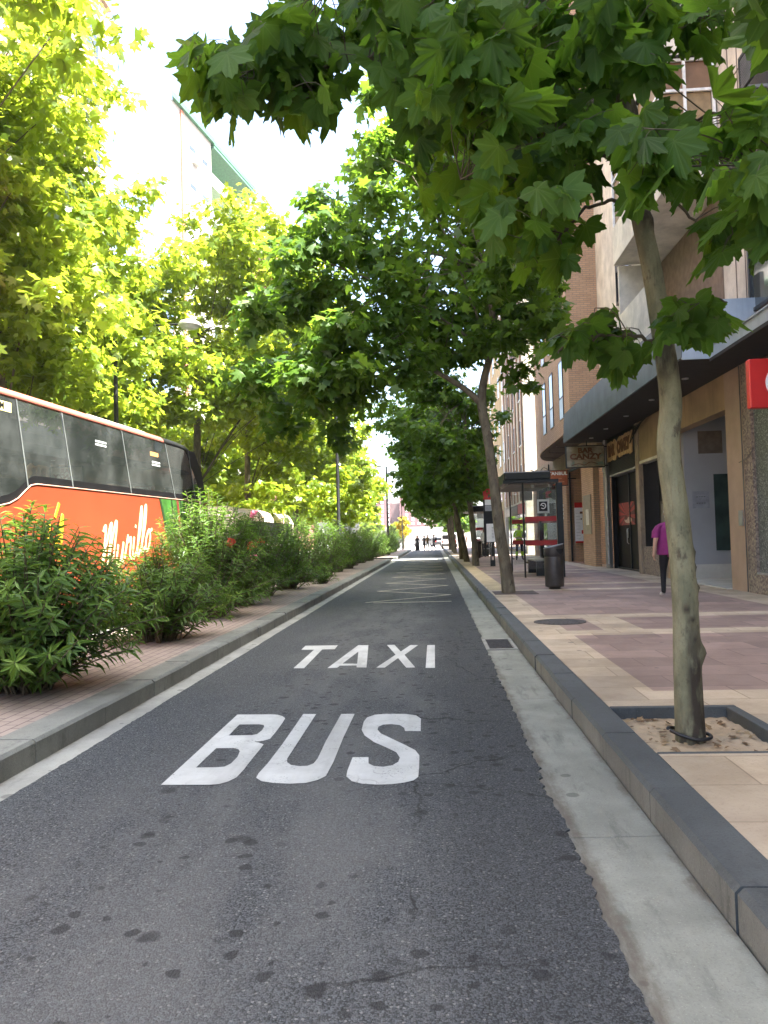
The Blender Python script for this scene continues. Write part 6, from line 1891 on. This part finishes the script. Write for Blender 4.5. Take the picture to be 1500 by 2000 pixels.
def person(label, x, y, z0, facing, h, cols, pose=None, stout=1.0, hair=None, garments=None):
    """one continuous grown body; cols = (skin, top, bottom, shoes)"""
    t = thing('person', label, 'person', (x, y, z0), facing, 'people on the street')
    s = h / 1.70; q = stout
    J = {'pelvis': (0, 0, .93), 'belly': (0, .01, 1.08), 'chest': (0, 0, 1.28), 'base': (0, -.01, 1.42), 'neck': (0, .0, 1.49), 'jaw': (0, .018, 1.56), 'head': (0, .012, 1.64), 'crown': (0, 0, 1.695),
         'shl': (-.165, -.01, 1.385), 'ell': (-.235, -.03, 1.11), 'wrl': (-.245, .05, .87), 'pal': (-.245, .07, .80),
         'shr': (.165, -.01, 1.385), 'elr': (.235, -.03, 1.11), 'wrr': (.245, .05, .87), 'par': (.245, .07, .80),
         'hil': (-.095, 0, .87), 'knl': (-.10, .02, .49), 'anl': (-.10, -.02, .09), 'tol': (-.115, .15, .035),
         'hir': (.095, 0, .87), 'knr': (.10, .02, .49), 'anr': (.10, -.02, .09), 'tor': (.115, .15, .035)}
    for k, v in (pose or {}).items(): J[k] = v
    Rr = {'pelvis': (.15 * q, .115 * q), 'belly': (.138 * q, .112 * q), 'chest': (.155 * q, .115 * q), 'base': (.07, .06), 'neck': (.052, .055), 'jaw': (.066, .078), 'head': (.078, .094), 'crown': (.05, .06)}
    for c in 'lr':
        Rr.update({'sh' + c: (.062 * q, .06 * q), 'el' + c: (.043, .043), 'wr' + c: (.028, .032), 'pa' + c: (.02, .04), 'hi' + c: (.098 * q, .10 * q), 'kn' + c: (.06, .062), 'an' + c: (.04, .046), 'to' + c: (.036, .03)})
    names_ = list(J)
    E_ = [('pelvis', 'belly', 1), ('belly', 'chest', 1), ('chest', 'base', 1), ('base', 'neck', 0), ('neck', 'jaw', 0), ('jaw', 'head', 0), ('head', 'crown', 0)]
    for c in 'lr':
        E_ += [('base', 'sh' + c, 1), ('sh' + c, 'el' + c, 1), ('el' + c, 'wr' + c, 0), ('wr' + c, 'pa' + c, 0), ('pelvis', 'hi' + c, 2), ('hi' + c, 'kn' + c, 2), ('kn' + c, 'an' + c, 2), ('an' + c, 'to' + c, 3)]
    xs = 1 + (q - 1) * .8
    pt = {k: Vector((v[0] * s * (xs if k[:2] in ('sh', 'el', 'wr', 'pa', 'hi') else 1), v[1] * s, v[2] * s)) for k, v in J.items()}
    me = bpy.data.meshes.new('skeleton'); me.from_pydata([pt[k] for k in names_], [(names_.index(a), names_.index(b)) for a, b, _ in E_], [])
    ob = bpy.data.objects.new('skeleton', me); COL.objects.link(ob)
    sk = ob.modifiers.new('skin', 'SKIN'); sk.use_smooth_shade = True
    sd = ob.modifiers.new('subd', 'SUBSURF'); sd.levels = 2; sd.render_levels = 2
    for i, k in enumerate(names_):
        d = me.skin_vertices[0].data[i]; d.radius = (Rr[k][0] * s, Rr[k][1] * s); d.use_root = (k == 'pelvis')
    dg = bpy.context.evaluated_depsgraph_get()
    bm_ = bpy.data.meshes.new_from_object(ob.evaluated_get(dg))
    COL.objects.unlink(ob); bpy.data.objects.remove(ob)
    mb = MB()
    vs = [v.co.copy() for v in bm_.vertices]
    mi = []
    for p in bm_.polygons:
        c = p.center; best = (9, 0)
        for a, b, m_ in E_:
            A_, B_ = pt[a], pt[b]; ab = B_ - A_; tt = max(0, min(1, (c - A_).dot(ab) / max(ab.length_squared, 1e-9)))
            dd = (c - A_ - ab * tt).length - (Rr[a][0] * (1 - tt) + Rr[b][0] * tt) * s * .8
            mm = m_
            if m_ == 1 and a[:2] == 'sh' and garments and garments.get('short') and tt > .55: mm = 0
            if m_ == 0 and a[:2] == 'el' and not (garments and garments.get('short')) and tt < .9: mm = 1
            if dd < best[0]: best = (dd, mm)
        mi.append(best[1])
    mb.v = [tuple(v) for v in vs]; mb.f = [tuple(p.vertices) for p in bm_.polygons]; mb.m = mi; mb.smooth = [True] * len(mi)
    for c, sg in (('l', -1), ('r', 1)):       # five bent fingers on each palm
        w_, p_ = pt['wr' + c], pt['pa' + c]; d = (p_ - w_).normalized(); sd_ = Vector((0, 1, 0)); sd_ = (sd_ - d * sd_.dot(d)).normalized(); inn = d.cross(sd_) * (-sg)
        for k in range(4):
            L_ = (.066, .076, .072, .056)[k] * s; o_ = p_ + sd_ * (.026 - .018 * k) * s
            mb.tube([o_, o_ + d * L_ * .5, o_ + d * L_ * .8 + inn * .012 * s, o_ + d * L_ * .95 + inn * .028 * s], [.0095 * s, .009 * s, .008 * s, .006 * s], 6, 0)
        o_ = w_ + (p_ - w_) * .45 + sd_ * .03 * s
        mb.tube([o_, o_ + (d + sd_ * .8) * .03 * s, o_ + (d * 1.3 + sd_ * .8) * .045 * s], [.011 * s, .010 * s, .007 * s], 6, 0)
    hd = pt['head']; fr = .094 * s
    mb.tube([hd + Vector((0, fr * .80, .012 * s)), hd + Vector((0, fr * 1.18, -.022 * s)), hd + Vector((0, fr * .92, -.034 * s))], [.009 * s, .016 * s, .012 * s], 8, 0)
    for sg in (-1, 1):
        mb.ball(tuple(hd + Vector((sg * .03 * s, fr * .84, .008 * s))), .011 * s, 4, 5)
        mb.ball(tuple(hd + Vector((sg * .078 * s, -.005 * s, -.01 * s))), (.012 * s, .022 * s, .032 * s), 0, 5)
    mb.ball(tuple(hd + Vector((0, fr * .86, -.062 * s))), (.022 * s, .008 * s, .006 * s), 5, 5)
    skin = M('skin_%.2f' % cols[0][0], cols[0], .55, 0, .06)
    o = mb.build('body', [skin, M('cloth_%d' % (hash(cols[1]) % 9999), cols[1], .85, 0, .12, 14), M('cloth_%d' % (hash(cols[2]) % 9999), cols[2], .85, 0, .12, 14), M('shoe_%d' % (hash(cols[3]) % 9999), cols[3], .6), m_eye, M('lips', (.30, .12, .10), .5)])
    o.parent = t
    hc, hl = hair or ((.03, .02, .015), 0)
    hm = MB(); rings = []
    for k in range(9):
        th = k / 8 * (PI * .62)
        rings.append([(hd.x + .089 * s * math.sin(th) * math.cos(a) * 1.0, hd.y - .012 * s + .105 * s * math.sin(th) * math.sin(a) * (.88 if math.sin(a) > 0 else 1.05), hd.z + .012 * s + .085 * s * math.cos(th) + (.075 * s * max(0, math.sin(a)) * (k / 8) if k > 3 else 0)) for a in np.linspace(0, 2 * PI, 18, endpoint=False)])
    hm.loft(rings, 0, True, True)
    if hl:
        hm.loft([[(hd.x + r_ * s * math.cos(a), hd.y - .045 * s + .055 * s * math.sin(a), hd.z + z_ * s) for a in np.linspace(0, 2 * PI, 14, endpoint=False)] for r_, z_ in ((.08, .04), (.092, -.06), (.085, -.06 - hl))], 0, True, True)
    o = hm.build('hair', M('hair_%.2f' % hc[0], hc, .7, 0, .25, 30)); o.parent = t
    for g in (garments or {}).get('tubes', []):
        nm, col, rings_ = g
        gm = MB(); n = 28
        gm.loft([[(cx * s + rx * s * math.cos(a) * (1 + .03 * math.sin(5 * a + z_ * 9)), cy * s + ry * s * math.sin(a) * (1 + .03 * math.sin(4 * a + z_ * 7)), z_ * s) for a in np.linspace(0, 2 * PI, n, endpoint=False)] for (cx, cy, rx, ry, z_) in rings_], 0, True, False)
        o = gm.build(nm, M('%s_%d' % (nm, hash(col) % 9999), col, .85, 0, .12, 12)); o.parent = t
    return t


walk = {'knl': (-.10, .14, .50), 'anl': (-.10, .16, .10), 'tol': (-.115, .33, .05), 'knr': (.10, -.02, .49), 'anr': (.10, -.26, .13), 'tor': (.115, -.12, .04), 'ell': (-.25, -.10, 1.12), 'wrl': (-.27, -.06, .88), 'pal': (-.27, -.04, .80), 'elr': (.25, .03, 1.12), 'wrr': (.26, .16, .90), 'par': (.26, .19, .83)}
SK = (.42, .25, .17)
person('woman in a loose magenta blouse and black trousers, half hidden by the tree trunk', 4.34, 14.5, K, 0.0, 1.62, (SK, (.16, .012, .095), (.010, .010, .012), (.55, .54, .52)), walk, 1.22, ((.50, .48, .46), .04),
       {'short': True, 'tubes': [('blouse', (.165, .012, .10), [(0, 0, .09, .085, 1.45), (0, 0, .17, .13, 1.405), (0, 0, .215, .16, 1.34), (0, 0, .225, .175, 1.22), (0, .01, .235, .18, 1.05), (0, .01, .25, .19, .86), (0, .01, .245, .185, .84)]),
                                 ('sleeve', (.165, .012, .10), [(-.20, -.01, .05, .085, 1.405), (-.255, -.03, .075, .085, 1.29), (-.275, -.05, .075, .085, 1.17)]), ('sleeve', (.165, .012, .10), [(.20, -.01, .05, .085, 1.405), (.255, -.01, .075, .085, 1.29), (.275, .0, .075, .085, 1.17)])]})
HV = (.36, .62, .015)
person('worker in a bright yellow high visibility top standing behind the shelter glass', 4.22, 38.4, K, PI, 1.74, (SK, HV, (.012, .016, .035), (.02, .02, .02)),
       {'ell': (-.25, .02, 1.13), 'wrl': (-.12, .20, 1.08), 'pal': (-.04, .22, 1.09), 'elr': (.25, .02, 1.13), 'wrr': (.12, .20, 1.12), 'par': (.04, .22, 1.13), 'anl': (-.14, -.02, .09), 'anr': (.14, -.02, .09), 'tol': (-.17, .14, .035), 'tor': (.17, .14, .035), 'knl': (-.125, .02, .49), 'knr': (.125, .02, .49)}, 1.06, None,
       {'tubes': [('reflective_band', (.6, .6, .55), [(0, .005, .162, .132, 1.09), (0, .005, .162, .132, 1.03)]), ('trouser_cuff', HV, [(-.128, .02, .068, .072, .42), (-.135, .01, .066, .07, .22)]), ('trouser_cuff', HV, [(.128, .02, .068, .072, .42), (.135, .01, .066, .07, .22)])]})
person('woman in a pale pink top and long black skirt walking between the tree trunks', 1.95, 51.1, K, .1, 1.66, (SK, (.55, .36, .36), (.012, .012, .014), (.03, .03, .03)), walk, 1.0, ((.04, .03, .025), .12),
       {'short': True, 'tubes': [('skirt', (.012, .012, .014), [(0, 0, .15, .12, 1.04), (0, 0, .19, .17, .85), (0, 0, .22, .22, .5), (0, 0, .25, .26, .12)])]})
person('person in white shirt standing by the second bus shelter', 2.95, 45.4, K, PI * .8, 1.7, (SK, (.62, .63, .65), (.02, .022, .03), (.02, .02, .02)))
person('person in dark jacket waiting inside the second bus shelter', 3.2, 48.0, K, PI, 1.72, (SK, (.03, .03, .04), (.02, .022, .03), (.02, .02, .02)))
YP = 82.0
person('woman in long black dress, leftmost of the people crossing the lane', -1.75, YP, 0, PI * .9, 1.62, (SK, (.03, .026, .024), (.012, .012, .012), (.02, .02, .02)), None, 1.05, ((.16, .10, .06), .12),
       {'tubes': [('dress', (.012, .011, .012), [(0, 0, .15, .13, 1.3), (0, 0, .16, .14, 1.05), (0, 0, .21, .2, .7), (0, 0, .27, .26, .06)])]})
person('person in black top and bare legs crossing, second of the group on the lane', -1.02, YP + .6, 0, -.4, 1.58, (SK, (.014, .013, .014), SK, (.03, .03, .03)), walk, .98, None, {'short': True, 'tubes': [('shorts', (.02, .02, .022), [(0, 0, .16, .13, 1.0), (0, 0, .19, .16, .62)])]})
person('person in olive top and grey trousers, third of the group on the lane', -.66, YP, 0, .2, 1.63, (SK, (.12, .085, .03), (.13, .13, .13), (.03, .03, .03)), None, .98, None, {'short': True})
bp = person('walking person with dark backpack and navy trousers, last of the group on the lane', .02, YP, 0, PI / 2, 1.66, (SK, (.035, .03, .035), (.02, .022, .04), (.02, .02, .02)), walk, 1.0)
mb = MB(); mb.box(-.15, .15, -.30, -.12, 1.02, 1.42, bev=.03); o = mb.build('backpack_source', [m_black])
o.name = 'backpack'; tag(o, 'small dark backpack on the shoulders of the person walking across the lane', 'backpack'); o.location = bp.location; o.rotation_euler = bp.rotation_euler

# ================================================================== the summer air
mb = MB(); mb.box(-60, 60, -40, 300, -1.1, 40); hz = mb.build('haze', [])
hm_ = bpy.data.materials.new('air'); hm_.use_nodes = True; hn = hm_.node_tree
hn.nodes.remove(hn.nodes['Principled BSDF'])
pv = hn.nodes.new('ShaderNodeVolumePrincipled'); pv.inputs['Color'].default_value = (.93, .95, 1, 1); pv.inputs['Density'].default_value = 0.0003; pv.inputs['Anisotropy'].default_value = .3
hn.links.new(pv.outputs[0], hn.nodes['Material Output'].inputs['Volume'])
hz.data.materials.append(hm_); hz['kind'] = 'stuff'
